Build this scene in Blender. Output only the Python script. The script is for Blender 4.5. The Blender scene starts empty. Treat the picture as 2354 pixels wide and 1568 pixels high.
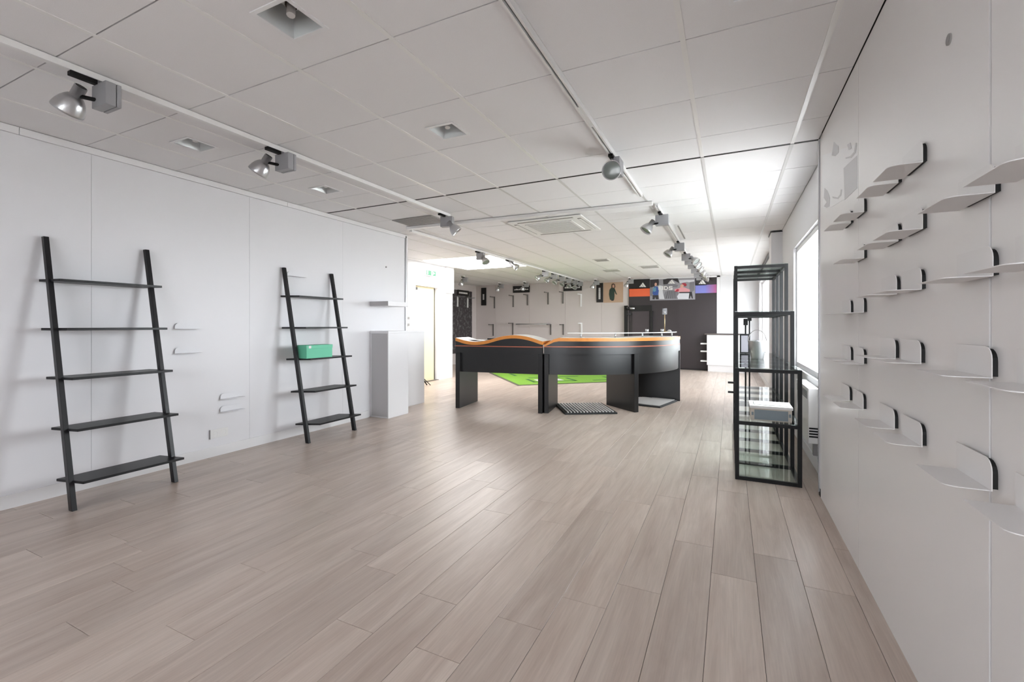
import bpy, math, random
from mathutils import Vector, Matrix
random.seed(7)
sc = bpy.context.scene
COL = sc.collection

# ------------------------------------------------------------------ camera
CAMH = 1.197
CEIL = 2.513
FPX = 1039.34
VX, HY = 1678.44, 748.16
YAW = math.atan((VX - 1177.0) / FPX)
cd = bpy.data.cameras.new('camera')
cam = bpy.data.objects.new('camera', cd)
COL.objects.link(cam)
cd.sensor_width = 36.0
cd.sensor_fit = 'HORIZONTAL'
cd.lens = 36.0 * FPX / 2354.0
cd.shift_y = -(784.0 - HY) / 2354.0
cd.clip_start = 0.02
cam.location = (0, 0, CAMH)
cam.rotation_euler = (math.pi / 2, 0, YAW)
sc.camera = cam

# ------------------------------------------------------------------ light
SKY = 22.0
world = bpy.data.worlds.new('overcast_sky')
sc.world = world
world.use_nodes = True
bg = world.node_tree.nodes['Background']
bg.inputs[0].default_value = (0.93, 0.96, 1.0, 1)
bg.inputs[1].default_value = SKY
SKYLIGHT = 5.8
sc.view_settings.view_transform = 'Standard'
sc.view_settings.look = 'None'
sc.view_settings.gamma = 1.0
sc.view_settings.use_curve_mapping = False
sc.view_settings.exposure = 1.2
sc.cycles.use_light_tree = False
sc.cycles.max_bounces = 5
sc.cycles.diffuse_bounces = 4
sc.cycles.glossy_bounces = 3
sc.cycles.transmission_bounces = 2
sc.cycles.transparent_max_bounces = 12
sc.cycles.caustics_reflective = False
sc.cycles.caustics_refractive = False


def portal(name, loc, rot, sx, sy):
    l = bpy.data.lights.new(name, 'AREA')
    l.shape = 'RECTANGLE'
    l.size, l.size_y = sx, sy
    l.cycles.is_portal = True
    o = bpy.data.objects.new(name, l)
    COL.objects.link(o)
    o.location = loc
    o.rotation_euler = rot
    return o


# ------------------------------------------------------------------ key dimensions
XL, XR = -4.2526, 0.568        # left wall / right shelf wall
XW = 0.65                      # right wall beyond the shelf wall
XD = -5.77                     # wall with the door
XB = -7.65                     # far left wall
YF = 13.1                      # far wall
YJ = 3.83                      # joint across the ceiling
YE = 5.29                      # end of the left wall
YP = 8.80                      # end of the door wall
Y0 = -2.4                      # wall behind the camera

_S, _C = math.sin(YAW), math.cos(YAW)


def ray(x, y):
    a = (x - 1177.0) / FPX
    return (-_S + _C * a, _C + _S * a, -(y - HY) / FPX)


def on_y(x, y, Y):
    r = ray(x, y); k = Y / r[1]
    return (r[0] * k, Y, CAMH + r[2] * k)


def on_x(x, y, X):
    r = ray(x, y); k = X / r[0]
    return (X, r[1] * k, CAMH + r[2] * k)


# ------------------------------------------------------------------ materials
def lin(c):
    return tuple(((v / 255.0) / 12.92 if v / 255.0 <= 0.04045 else ((v / 255.0 + 0.055) / 1.055) ** 2.4) for v in c)


MATS = {}


def mat(name, rgb, rough=0.5, metal=0.0, spec=0.5, var=0.0, vscale=8.0, bump=0.0, bscale=200.0, coat=0.0):
    m = bpy.data.materials.new(name)
    m.use_nodes = True
    nt = m.node_tree
    b = nt.nodes['Principled BSDF']
    col = lin(rgb) + (1,)
    b.inputs['Base Color'].default_value = col
    b.inputs['Roughness'].default_value = rough
    b.inputs['Metallic'].default_value = metal
    b.inputs['Specular IOR Level'].default_value = spec
    b.inputs['Coat Weight'].default_value = coat
    b.inputs['Coat Roughness'].default_value = 0.33
    tc = nt.nodes.new('ShaderNodeTexCoord')
    if var > 0:
        n = nt.nodes.new('ShaderNodeTexNoise')
        n.inputs['Scale'].default_value = vscale
        n.inputs['Detail'].default_value = 4
        r = nt.nodes.new('ShaderNodeMixRGB')
        r.inputs[1].default_value = tuple(c * (1 - var) for c in col[:3]) + (1,)
        r.inputs[2].default_value = tuple(min(1, c * (1 + var)) for c in col[:3]) + (1,)
        nt.links.new(tc.outputs['Object'], n.inputs['Vector'])
        nt.links.new(n.outputs['Fac'], r.inputs[0])
        nt.links.new(r.outputs[0], b.inputs['Base Color'])
    if bump > 0:
        n2 = nt.nodes.new('ShaderNodeTexNoise')
        n2.inputs['Scale'].default_value = bscale
        n2.inputs['Detail'].default_value = 3
        bp = nt.nodes.new('ShaderNodeBump')
        bp.inputs['Strength'].default_value = bump
        bp.inputs['Distance'].default_value = 0.002
        nt.links.new(tc.outputs['Object'], n2.inputs['Vector'])
        nt.links.new(n2.outputs['Fac'], bp.inputs['Height'])
        nt.links.new(bp.outputs['Normal'], b.inputs['Normal'])
    MATS[name] = m
    return m


def emis(name, rgb, strength):
    m = bpy.data.materials.new(name)
    m.use_nodes = True
    b = m.node_tree.nodes['Principled BSDF']
    c = lin(rgb) + (1,)
    b.inputs['Base Color'].default_value = c
    b.inputs['Emission Color'].default_value = c
    b.inputs['Emission Strength'].default_value = strength
    MATS[name] = m
    return m


def glass(name, tint, ior=1.45, rough=0.02):
    m = bpy.data.materials.new(name)
    m.use_nodes = True
    nt = m.node_tree
    nt.nodes.remove(nt.nodes['Principled BSDF'])
    out = nt.nodes['Material Output']
    tr = nt.nodes.new('ShaderNodeBsdfTransparent')
    tr.inputs[0].default_value = tint + (1,)
    gl = nt.nodes.new('ShaderNodeBsdfGlossy')
    gl.inputs['Roughness'].default_value = rough
    fr = nt.nodes.new('ShaderNodeFresnel')
    fr.inputs[0].default_value = ior
    mx = nt.nodes.new('ShaderNodeMixShader')
    ge = nt.nodes.new('ShaderNodeNewGeometry')      # only the entry face of a pane mirrors
    inv = nt.nodes.new('ShaderNodeMath'); inv.operation = 'SUBTRACT'; inv.inputs[0].default_value = 1.0
    mu = nt.nodes.new('ShaderNodeMath'); mu.operation = 'MULTIPLY'
    nt.links.new(ge.outputs['Backfacing'], inv.inputs[1])
    nt.links.new(inv.outputs[0], mu.inputs[0])
    nt.links.new(fr.outputs[0], mu.inputs[1])
    nt.links.new(mu.outputs[0], mx.inputs[0])
    nt.links.new(tr.outputs[0], mx.inputs[1])
    nt.links.new(gl.outputs[0], mx.inputs[2])
    nt.links.new(mx.outputs[0], out.inputs[0])
    MATS[name] = m
    return m


def wood_floor():
    m = bpy.data.materials.new('oak_vinyl')
    m.use_nodes = True
    nt = m.node_tree
    N, L = nt.nodes, nt.links
    b = N['Principled BSDF']
    tc = N.new('ShaderNodeTexCoord')
    oi = N.new('ShaderNodeObjectInfo')
    at = N.new('ShaderNodeAttribute'); at.attribute_name = 'plank_shift'
    geo = N.new('ShaderNodeNewGeometry')
    add = N.new('ShaderNodeMath'); add.operation = 'ADD'
    L.new(oi.outputs['Random'], add.inputs[0]); L.new(at.outputs['Fac'], add.inputs[1])
    sh = N.new('ShaderNodeMath'); sh.operation = 'MULTIPLY'; sh.inputs[1].default_value = 57.0
    L.new(add.outputs[0], sh.inputs[0])
    cmb = N.new('ShaderNodeCombineXYZ')
    L.new(sh.outputs[0], cmb.inputs[0]); L.new(sh.outputs[0], cmb.inputs[2])
    va = N.new('ShaderNodeVectorMath'); va.operation = 'ADD'
    L.new(geo.outputs['Position'], va.inputs[0]); L.new(cmb.outputs[0], va.inputs[1])
    mp = N.new('ShaderNodeMapping'); mp.inputs['Scale'].default_value = (15, 1.3, 1)
    L.new(va.outputs[0], mp.inputs['Vector'])
    n1 = N.new('ShaderNodeTexNoise'); n1.inputs['Scale'].default_value = 1.0; n1.inputs['Detail'].default_value = 4; n1.inputs['Roughness'].default_value = 0.62; n1.inputs['Distortion'].default_value = 0.6
    L.new(mp.outputs[0], n1.inputs['Vector'])
    mp2 = N.new('ShaderNodeMapping'); mp2.inputs['Scale'].default_value = (150, 5, 1)
    L.new(va.outputs[0], mp2.inputs['Vector'])
    n2 = N.new('ShaderNodeTexNoise'); n2.inputs['Scale'].default_value = 1.0; n2.inputs['Detail'].default_value = 2
    L.new(mp2.outputs[0], n2.inputs['Vector'])
    cr = N.new('ShaderNodeValToRGB')
    cr.color_ramp.elements[0].position = 0.30; cr.color_ramp.elements[0].color = lin((177, 159, 147)) + (1,)
    cr.color_ramp.elements[1].position = 0.72; cr.color_ramp.elements[1].color = lin((203, 188, 177)) + (1,)
    L.new(n1.outputs['Fac'], cr.inputs[0])
    fine = N.new('ShaderNodeMapRange'); fine.inputs[1].default_value = 0.25; fine.inputs[2].default_value = 0.75; fine.inputs[3].default_value = 0.92; fine.inputs[4].default_value = 1.05
    L.new(n2.outputs['Fac'], fine.inputs[0])
    pv = N.new('ShaderNodeMapRange'); pv.inputs[3].default_value = 0.90; pv.inputs[4].default_value = 1.05
    wn = N.new('ShaderNodeTexWhiteNoise'); wn.noise_dimensions = '1D'
    L.new(sh.outputs[0], wn.inputs['W']); L.new(wn.outputs['Value'], pv.inputs[0])
    ml = N.new('ShaderNodeMath'); ml.operation = 'MULTIPLY'
    L.new(fine.outputs[0], ml.inputs[0]); L.new(pv.outputs[0], ml.inputs[1])
    vm = N.new('ShaderNodeVectorMath'); vm.operation = 'SCALE'
    L.new(cr.outputs[0], vm.inputs[0]); L.new(ml.outputs[0], vm.inputs['Scale'])
    L.new(vm.outputs[0], b.inputs['Base Color'])
    b.inputs['Roughness'].default_value = 0.34
    b.inputs['Specular IOR Level'].default_value = 0.6
    MATS['oak_vinyl'] = m
    return m


def starry(name):
    m = bpy.data.materials.new(name)
    m.use_nodes = True
    nt = m.node_tree; N, L = nt.nodes, nt.links
    b = N['Principled BSDF']; b.inputs['Roughness'].default_value = 0.4
    tc = N.new('ShaderNodeTexCoord')
    n = N.new('ShaderNodeTexNoise'); n.inputs['Scale'].default_value = 9; n.inputs['Detail'].default_value = 9; n.inputs['Roughness'].default_value = 0.75
    L.new(tc.outputs['Object'], n.inputs['Vector'])
    cr = N.new('ShaderNodeValToRGB')
    cr.color_ramp.elements[0].position = 0.50; cr.color_ramp.elements[0].color = lin((52, 47, 50)) + (1,)
    cr.color_ramp.elements[1].position = 0.74; cr.color_ramp.elements[1].color = lin((150, 150, 152)) + (1,)
    L.new(n.outputs['Fac'], cr.inputs[0]); L.new(cr.outputs[0], b.inputs['Base Color'])
    MATS[name] = m


def gradient_x(name, c0, c1, x0, x1):
    m = bpy.data.materials.new(name)
    m.use_nodes = True
    nt = m.node_tree; N, L = nt.nodes, nt.links
    b = N['Principled BSDF']; b.inputs['Roughness'].default_value = 0.5
    g = N.new('ShaderNodeNewGeometry')
    s = N.new('ShaderNodeSeparateXYZ'); L.new(g.outputs['Position'], s.inputs[0])
    mr = N.new('ShaderNodeMapRange'); mr.inputs[1].default_value = x0; mr.inputs[2].default_value = x1
    L.new(s.outputs['X'], mr.inputs[0])
    mx = N.new('ShaderNodeMixRGB'); mx.inputs[1].default_value = lin(c0) + (1,); mx.inputs[2].default_value = lin(c1) + (1,)
    L.new(mr.outputs[0], mx.inputs[0]); L.new(mx.outputs[0], b.inputs['Base Color'])
    MATS[name] = m


mat('wall_white', (228, 227, 229), 0.55, var=0.012, vscale=1.5)
mat('wall_left_panel', (229, 228, 231), 0.42, var=0.01, vscale=1.2)
mat('wall_right_panel', (233, 230, 229), 0.30, var=0.01, vscale=1.2)
mat('shelf_metal', (230, 227, 226), 0.35)
mat('far_panel', (205, 196, 194), 0.6, var=0.012, vscale=2)
mat('ceiling_tile', (233, 231, 232), 0.85, var=0.05, vscale=260)
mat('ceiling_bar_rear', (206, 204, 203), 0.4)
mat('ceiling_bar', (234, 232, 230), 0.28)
mat('slab_dark', (70, 68, 66), 0.9)
mat('white_plastic', (232, 231, 230), 0.4)
mat('trim_white', (233, 232, 233), 0.4)
mat('grey_joint', (150, 147, 146), 0.6)
mat('joint_pale', (186, 184, 185), 0.6)
mat('rail_grey', (112, 107, 105), 0.45)
mat('alu', (178, 178, 180), 0.35, metal=0.7)
mat('black_wood', (17, 17, 20), 0.40, spec=0.4, var=0.15, vscale=30)
mat('black_metal', (10, 10, 11), 0.45, spec=0.3)
mat('black_matte', (14, 13, 13), 0.6)
mat('counter_black', (14, 14, 16), 0.35, spec=0.55, var=0.08, vscale=20, coat=0.25)
mat('counter_leg', (18, 17, 18), 0.36, spec=0.55, var=0.08, vscale=20)
mat('orange_ply', (214, 138, 62), 0.4, var=0.12, vscale=25)
mat('copper_line', (170, 96, 72), 0.35)
mat('worktop_white', (232, 230, 226), 0.35)
mat('silver', (196, 196, 198), 0.28, metal=0.85)
mat('spot_grey', (160, 160, 163), 0.45, metal=0.2)
mat('spot_glass', (128, 136, 132), 0.15, spec=0.8)
mat('reflector', (225, 227, 227), 0.38, metal=0.7)
mat('mint', (104, 196, 160), 0.5)
mat('rug_green', (112, 158, 48), 0.9, var=0.15, vscale=40, bump=0.3)
mat('rug_dark', (46, 92, 44), 0.9)
mat('rug_edge', (92, 92, 78), 0.8)
mat('mat_rubber', (34, 35, 36), 0.7)
mat('mat_fibre', (205, 202, 200), 0.8, var=0.15, vscale=300)
mat('door_cream', (230, 218, 184), 0.45)
mat('sticker_cream', (222, 210, 178), 0.6)
mat('door_gap', (70, 62, 52), 0.7)
mat('door_mat', (96, 90, 82), 0.9, var=0.1, vscale=100)
mat('sign_black', (22, 20, 20), 0.5)
mat('sign_white', (228, 226, 224), 0.5)
mat('far_dark', (50, 43, 45), 0.45, var=0.05, vscale=3)
mat('far_door', (66, 58, 61), 0.4)
mat('poster_orange', (232, 104, 62), 0.5)
mat('poster_tan', (190, 160, 136), 0.55, var=0.03, vscale=4)
mat('print_green', (42, 62, 54), 0.6)
mat('print_skin', (206, 160, 140), 0.6)
mat('print_dark', (44, 40, 44), 0.6)
mat('print_blue', (56, 84, 150), 0.6)
mat('print_teal', (92, 140, 160), 0.6)
mat('print_red', (170, 52, 66), 0.6)
mat('print_pink', (214, 150, 156), 0.6)
mat('print_grey', (120, 118, 124), 0.6)
mat('print_light', (206, 206, 212), 0.6)
mat('print_mid', (146, 144, 150), 0.6)
mat('print_brown', (90, 66, 54), 0.6)
mat('decal_pale', (238, 237, 238), 0.4)
mat('decal_grey', (198, 196, 198), 0.4)
mat('exit_green', (10, 96, 62), 0.4)
mat('paper_white', (236, 235, 233), 0.7)
mat('box_grey', (128, 140, 146), 0.5)
mat('box_card', (206, 198, 186), 0.7)
mat('heater_white', (232, 230, 229), 0.4)
mat('heater_grille', (150, 148, 147), 0.5)
mat('cabinet_white', (231, 230, 232), 0.4)
mat('cabinet_top', (92, 84, 82), 0.4)
mat('brass', (200, 178, 140), 0.3, metal=0.8)
mat('paving', (196, 194, 190), 0.9, var=0.06, vscale=3)
mat('bark', (96, 86, 76), 0.9)
mat('frame_dark', (60, 60, 62), 0.4)
glass('window_glass', (0.68, 0.69, 0.69))
glass('window_glass_tinted', (0.46, 0.47, 0.47))
glass('fill_window_glass', (0.52, 0.525, 0.53))
glass('shelf_glass', (0.91, 0.96, 0.945), 1.7, 0.04)
glass('ledge_glass', (0.90, 0.94, 0.93), 1.5, 0.03)
glass('clear_plastic', (0.93, 0.93, 0.93), 1.5, 0.05)
emis('skylight_panel', (255, 253, 252), SKYLIGHT)
wood_floor()
starry('poster_night')
gradient_x('poster_violet', (128, 132, 206), (176, 84, 120), -0.60, -0.30)
M = MATS


# ------------------------------------------------------------------ mesh helpers
class MB:
    def __init__(s):
        s.v, s.f, s.sm = [], [], []

    def add(s, vs, fs, smooth=False):
        o = len(s.v)
        s.v += [Vector(p) for p in vs]
        s.f += [tuple(i + o for i in f) for f in fs]
        s.sm += [smooth] * len(fs)
        return s

    def box(s, x0, x1, y0, y1, z0, z1):
        if x0 > x1: x0, x1 = x1, x0
        if y0 > y1: y0, y1 = y1, y0
        if z0 > z1: z0, z1 = z1, z0
        return s.add([(x0, y0, z0), (x1, y0, z0), (x1, y1, z0), (x0, y1, z0), (x0, y0, z1), (x1, y0, z1), (x1, y1, z1), (x0, y1, z1)],
                     [(0, 3, 2, 1), (4, 5, 6, 7), (0, 1, 5, 4), (1, 2, 6, 5), (2, 3, 7, 6), (3, 0, 4, 7)])

    def obox(s, c, ax, ay, az, hx, hy, hz):
        c, ax, ay, az = Vector(c), Vector(ax).normalized(), Vector(ay).normalized(), Vector(az).normalized()
        vs = [c + ax * hx * i + ay * hy * j + az * hz * k for k in (-1, 1) for i, j in ((-1, -1), (1, -1), (1, 1), (-1, 1))]
        return s.add(vs, [(0, 3, 2, 1), (4, 5, 6, 7), (0, 1, 5, 4), (1, 2, 6, 5), (2, 3, 7, 6), (3, 0, 4, 7)])

    def prism(s, poly, ext):
        """poly: list of 3D points, ext: extrusion vector"""
        n = len(poly); ext = Vector(ext)
        p0 = [Vector(p) for p in poly]; p1 = [p + ext for p in p0]
        nrm = Vector((0, 0, 0))
        for i in range(n):
            nrm += p0[i].cross(p0[(i + 1) % n])
        if nrm.dot(ext) > 0:
            p0.reverse(); p1.reverse()
        return s.add(p0 + p1, [tuple(range(n)), tuple(range(2 * n - 1, n - 1, -1))] +
                     [((i + 1) % n, i, i + n, (i + 1) % n + n) for i in range(n)])

    def tube(s, a, b, r, n=10, r2=None, cap=True):
        a, b = Vector(a), Vector(b); r2 = r if r2 is None else r2
        d = (b - a).normalized()
        u = d.orthogonal().normalized(); w = d.cross(u)
        vs = []
        for p, q in ((a, r), (b, r2)):
            for i in range(n):
                t = 2 * math.pi * i / n
                vs.append(p + (u * math.cos(t) + w * math.sin(t)) * q)
        s.add(vs, [(i, (i + 1) % n, (i + 1) % n + n, i + n) for i in range(n)], True)
        if cap:
            o = len(s.v) - 2 * n
            s.f += [tuple(o + i for i in range(n - 1, -1, -1)), tuple(o + n + i for i in range(n))]
            s.sm += [False, False]
        return s

    def lathe(s, base, axis, prof, n=24):
        """prof: (distance along the axis, radius)"""
        base = Vector(base); d = Vector(axis).normalized()
        u = d.orthogonal().normalized(); w = d.cross(u)
        vs = []
        for h, r in prof:
            for i in range(n):
                t = 2 * math.pi * i / n
                vs.append(base + d * h + (u * math.cos(t) + w * math.sin(t)) * r)
        fs = []
        for k in range(len(prof) - 1):
            for i in range(n):
                fs.append((k * n + i, k * n + (i + 1) % n, (k + 1) * n + (i + 1) % n, (k + 1) * n + i))
        return s.add(vs, fs, True)

    def mesh(s, name, off=Vector((0, 0, 0))):
        me = bpy.data.meshes.new(name)
        me.from_pydata([tuple(p - off) for p in s.v], [], s.f)
        for p, sm in zip(me.polygons, s.sm):
            p.use_smooth = sm
        me.update()
        return me


def props(o, label=None, cat=None, group=None, kind=None):
    if label: o['label'] = label
    if cat: o['category'] = cat
    if group: o['group'] = group
    if kind: o['kind'] = kind
    return o


def root_loc(o):
    """world matrix of a thing or a part, without a depsgraph update"""
    m = Matrix.Translation(o.location) @ o.rotation_euler.to_matrix().to_4x4()
    return (root_loc(o.parent) @ m) if o.parent else m


def part(name, mb, material, parent, local=False, bevel=0):
    """one mesh object under a parent; vertices given in world space unless local"""
    if not local:
        inv = root_loc(parent).inverted()
        mb.v = [inv @ p for p in mb.v]
    me = mb.mesh(name)
    me.materials.append(M[material])
    o = bpy.data.objects.new(name, me)
    COL.objects.link(o)
    o.parent = parent
    if bevel:
        md = o.modifiers.new('bevel', 'BEVEL'); md.width = bevel; md.segments = 2; md.limit_method = 'ANGLE'
    return o


def thing(name, loc, label, cat, group=None, rz=0.0):
    o = bpy.data.objects.new(name, None)
    o.empty_display_size = 0.1
    COL.objects.link(o)
    o.location = loc
    o.rotation_euler = (0, 0, rz)
    return props(o, label, cat, group)


def single(name, mb, material, label=None, cat=None, group=None, kind=None, bevel=0):
    """a top-level thing made of one mesh; origin at its base centre"""
    xs = [p.x for p in mb.v]; ys = [p.y for p in mb.v]; zs = [p.z for p in mb.v]
    off = Vector(((min(xs) + max(xs)) / 2, (min(ys) + max(ys)) / 2, min(zs)))
    me = mb.mesh(name, off)
    me.materials.append(M[material])
    o = bpy.data.objects.new(name, me)
    COL.objects.link(o)
    o.location = off
    if bevel:
        md = o.modifiers.new('bevel', 'BEVEL'); md.width = bevel; md.segments = 2; md.limit_method = 'ANGLE'
    return props(o, label, cat, group, kind)


def struct(name, mb, material):
    o = single(name, mb, material, kind='structure')
    return o


def copy_tree(o, parent=None):
    c = o.copy(); COL.objects.link(c); c.parent = parent
    for ch in list(o.children):
        copy_tree(ch, c)
    return c


B = lambda *a: MB().box(*a)

# ================================================================== ROOM SHELL
# ---- floor: sub floor + planks
floor = struct('floor', B(XB - .2, XW + .25, Y0, YF + .2, -.12, -.006), 'slab_dark')
PW, PL = 0.1945, 1.22
xs0 = -0.083
known = {0: 2.392, -1: 2.665, 1: 2.692, -2: 2.10, -3: 1.892, -5: 1.361, -6: 1.641, -7: 1.349, -10: 1.025, -13: 1.093}
planks = []
pk = math.floor((XB - xs0) / PW)
while xs0 + pk * PW < XW + .05:
    x0, x1 = xs0 + pk * PW, xs0 + (pk + 1) * PW
    phase = known.get(pk, random.Random(pk * 13 + 5).uniform(0, PL))
    j = math.floor((Y0 - phase) / PL)
    while phase + j * PL < YF:
        ya, yb = phase + j * PL, phase + (j + 1) * PL
        for (zl, zr, lo, hi) in ((XL, XW + .12, Y0, YE), (XD - .17, XW + .12, YE, YP), (XB, XW + .12, YP, YF)):
            ya2, yb2 = max(ya, lo), min(yb, hi)
            xa2, xb2 = max(x0, zl), min(x1, zr)
            if yb2 - ya2 > .01 and xb2 - xa2 > .01:
                if planks and abs(planks[-1][3] - ya2) < 1e-6 and planks[-1][0] == xa2 and planks[-1][1] == xb2 and ya < ya2 - 1e-6:
                    planks[-1] = (xa2, xb2, planks[-1][2], yb2)
                else:
                    planks.append((xa2, xb2, ya2, yb2))
        j += 1
    pk += 1


def in_view(p):
    best = 0
    for x in (p[0], (p[0] + p[1]) / 2, p[1]):
        for i in range(9):
            y = p[2] + (p[3] - p[2]) * i / 8
            d = -_S * x + _C * y
            if d < .2: continue
            u = 1177 + FPX * (_C * x + _S * y) / d
            v = HY + FPX * CAMH / d
            if -20 < u < 2374 and v < 1590:
                best = max(best, 1.0 / d)
    return best


planks.sort(key=lambda p: -in_view(p))
NPL = 285
pm_cache = {}
for i, (a, b_, c, d) in enumerate(planks[:NPL]):
    g = .0008
    w, l = b_ - a - 2 * g, d - c - 2 * g
    key = (round(w, 4), round(l, 3))
    if key not in pm_cache:
        mb = MB()
        e = .0010
        mb.add([(-w / 2, -l / 2, -.004), (w / 2, -l / 2, -.004), (w / 2, l / 2, -.004), (-w / 2, l / 2, -.004),
                (-w / 2, -l / 2, -.0008), (w / 2, -l / 2, -.0008), (w / 2, l / 2, -.0008), (-w / 2, l / 2, -.0008),
                (-w / 2 + e, -l / 2 + e, 0), (w / 2 - e, -l / 2 + e, 0), (w / 2 - e, l / 2 - e, 0), (-w / 2 + e, l / 2 - e, 0)],
               [(0, 3, 2, 1)] + [(k, (k + 1) % 4, (k + 1) % 4 + 4, k + 4) for k in range(4)] + [(k + 4, (k + 1) % 4 + 4, (k + 1) % 4 + 8, k + 8) for k in range(4)] + [(8, 9, 10, 11)])
        me = mb.mesh('plank'); me.materials.append(M['oak_vinyl'])
        pm_cache[key] = me
    o = bpy.data.objects.new('plank', pm_cache[key]); COL.objects.link(o)
    o.parent = floor
    o.location = Vector(((a + b_) / 2, (c + d) / 2, 0)) - floor.location
mb = MB(); att = []
for (a, b_, c, d) in planks[NPL:]:
    g = .0009
    mb.box(a + g, b_ - g, c + g, d - g, -.004, 0)
    att += [random.random()] * 6
o = part('plank_field', mb, 'oak_vinyl', floor)
o['kind'] = 'stuff'
fa = o.data.attributes.new('plank_shift', 'FLOAT', 'FACE')
fa.data.foreach_set('value', att)

# ---- ceiling: slab, tiles, grid bars
ceiling = struct('ceiling', B(XB - .2, XW + .3, Y0 - .1, YF + .2, 2.80, 2.95), 'slab_dark')
GX = -0.196
SKX0, SKX1, SKY0, SKY1 = -5.596, -3.955, 7.435, 9.16       # luminous ceiling field
DL = [(-1.707, 1.34), (-1.722, 2.57), (-3.511, 1.96), (-3.528, 3.16), (0.104, 1.95)]   # recessed downlights
DLH = 0.098


def xlim(y):
    if y < YJ: return XL + .002, XR - .002
    if y < YE: return XL + .002, XW - .002
    if y < YP: return XD + .002, XW - .002
    return XB + .002, XW - .002


rows = []
y = 2.225 - 8 * .6
while y < YJ - .05:
    rows.append((max(y, Y0), min(y + .6, YJ - .007))); y += .6
y = YJ + .007
rows.append((y, 4.435)); y = 4.435
while y < YF - .02:
    y2 = min(y + .6, YF)
    for br in (YE, YP):
        if y < br - .03 and y2 > br + .03:
            rows.append((y, br)); y = br
    rows.append((y, y2)); y = y2
    # keep the .6 grid after a break
    k = math.ceil((y - 4.435 - .02) / .6)
    if abs(y - (4.435 + .6 * k)) > .03 and y < YF - .1:
        y2 = 4.435 + .6 * k
        rows.append((y, min(y2, YF))); y = y2
tile_cache = {}
TZ = CEIL
ntile = 0
rest = MB()
tiles = []
for (ya, yb) in rows:
    xa, xb = xlim((ya + yb) / 2)
    k = math.floor((xa - GX) / .6)
    while GX + k * .6 < xb:
        a, b_ = max(GX + k * .6, xa), min(GX + (k + 1) * .6, xb)
        k += 1
        if b_ - a < .01 or yb - ya < .01: continue
        # leave out the luminous field
        a2, b2, c2, d2 = a, b_, ya, yb
        if a2 < SKX1 - .01 and b2 > SKX0 + .01 and c2 < SKY1 - .01 and d2 > SKY0 + .01:
            pieces = []
            if c2 < SKY0: pieces.append((a2, b2, c2, SKY0)); c2 = SKY0
            if d2 > SKY1: pieces.append((a2, b2, SKY1, d2)); d2 = SKY1
            if a2 < SKX0: pieces.append((a2, SKX0, c2, d2))
            if b2 > SKX1: pieces.append((SKX1, b2, c2, d2))
            tiles += [p for p in pieces if p[1] - p[0] > .012 and p[3] - p[2] > .012]
        else:
            tiles.append((a2, b2, c2, d2))
tiles.sort(key=lambda p: p[2])
for i, (a, b_, c, d) in enumerate(tiles):
    g = .003
    hole = [p for p in DL if a < p[0] < b_ and c < p[1] < d]
    if i >= 300:
        rest.box(a + g, b_ - g, c + g, d - g, TZ, TZ + .014); continue
    w, l = b_ - a - 2 * g, d - c - 2 * g
    cx_, cy_ = (a + b_) / 2, (c + d) / 2
    if hole:
        hx, hy_ = hole[0][0] - cx_, hole[0][1] - cy_
        mb = MB()
        h = DLH
        mb.box(-w / 2, w / 2, -l / 2, hy_ - h, 0, .014).box(-w / 2, w / 2, hy_ + h, l / 2, 0, .014)
        mb.box(-w / 2, hx - h, hy_ - h, hy_ + h, 0, .014).box(hx + h, w / 2, hy_ - h, hy_ + h, 0, .014)
        me = mb.mesh('tile'); me.materials.append(M['ceiling_tile'])
    else:
        key = (round(w, 3), round(l, 3))
        if key not in tile_cache:
            me = B(-w / 2, w / 2, -l / 2, l / 2, 0, .014).mesh('tile'); me.materials.append(M['ceiling_tile'])
            tile_cache[key] = me
        me = tile_cache[key]
    o = bpy.data.objects.new('tile', me); COL.objects.link(o); o.parent = ceiling
    o.location = Vector((cx_, cy_, TZ + random.uniform(0, .0006))) - ceiling.location
if rest.v:
    o = part('tile_field', rest, 'ceiling_tile', ceiling); o['kind'] = 'stuff'
# bars that run along the room
kx = -13
while GX + kx * .6 < XW:
    x = GX + kx * .6
    segs = []
    for (za, zb, lo, hi) in ((Y0, YJ - .007, XL, XR), (YJ + .007, YE, XL, XW), (YE, YP, XD, XW), (YP, YF, XB, XW)):
        if lo + .02 < x < hi - .02:
            segs.append((za, zb))
    for (za, zb) in segs:
        parts_ = [(za, zb)]
        if SKX0 < x < SKX1:
            parts_ = [q for q in ((za, min(zb, SKY0)), (max(za, SKY1), zb)) if q[1] - q[0] > .02]
        for (pa, pb) in parts_:
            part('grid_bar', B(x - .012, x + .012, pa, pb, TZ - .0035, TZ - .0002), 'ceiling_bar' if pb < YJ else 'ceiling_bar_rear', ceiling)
    kx += 1
# thin cross bars sit above the tile gaps
mb = MB()
for (ya, yb) in rows[1:]:
    if abs(ya - YJ) < .03: continue
    xa, xb = xlim(ya + .01)
    mb.box(xa, xb, ya - .011, ya + .011, TZ + .0145, TZ + .018)
part('cross_bar', mb, 'grey_joint', ceiling)['kind'] = 'stuff'

part('joint_strip', B(XL, XW, YJ - .012, YJ + .012, TZ - .002, TZ + .01), 'black_matte', ceiling)

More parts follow.
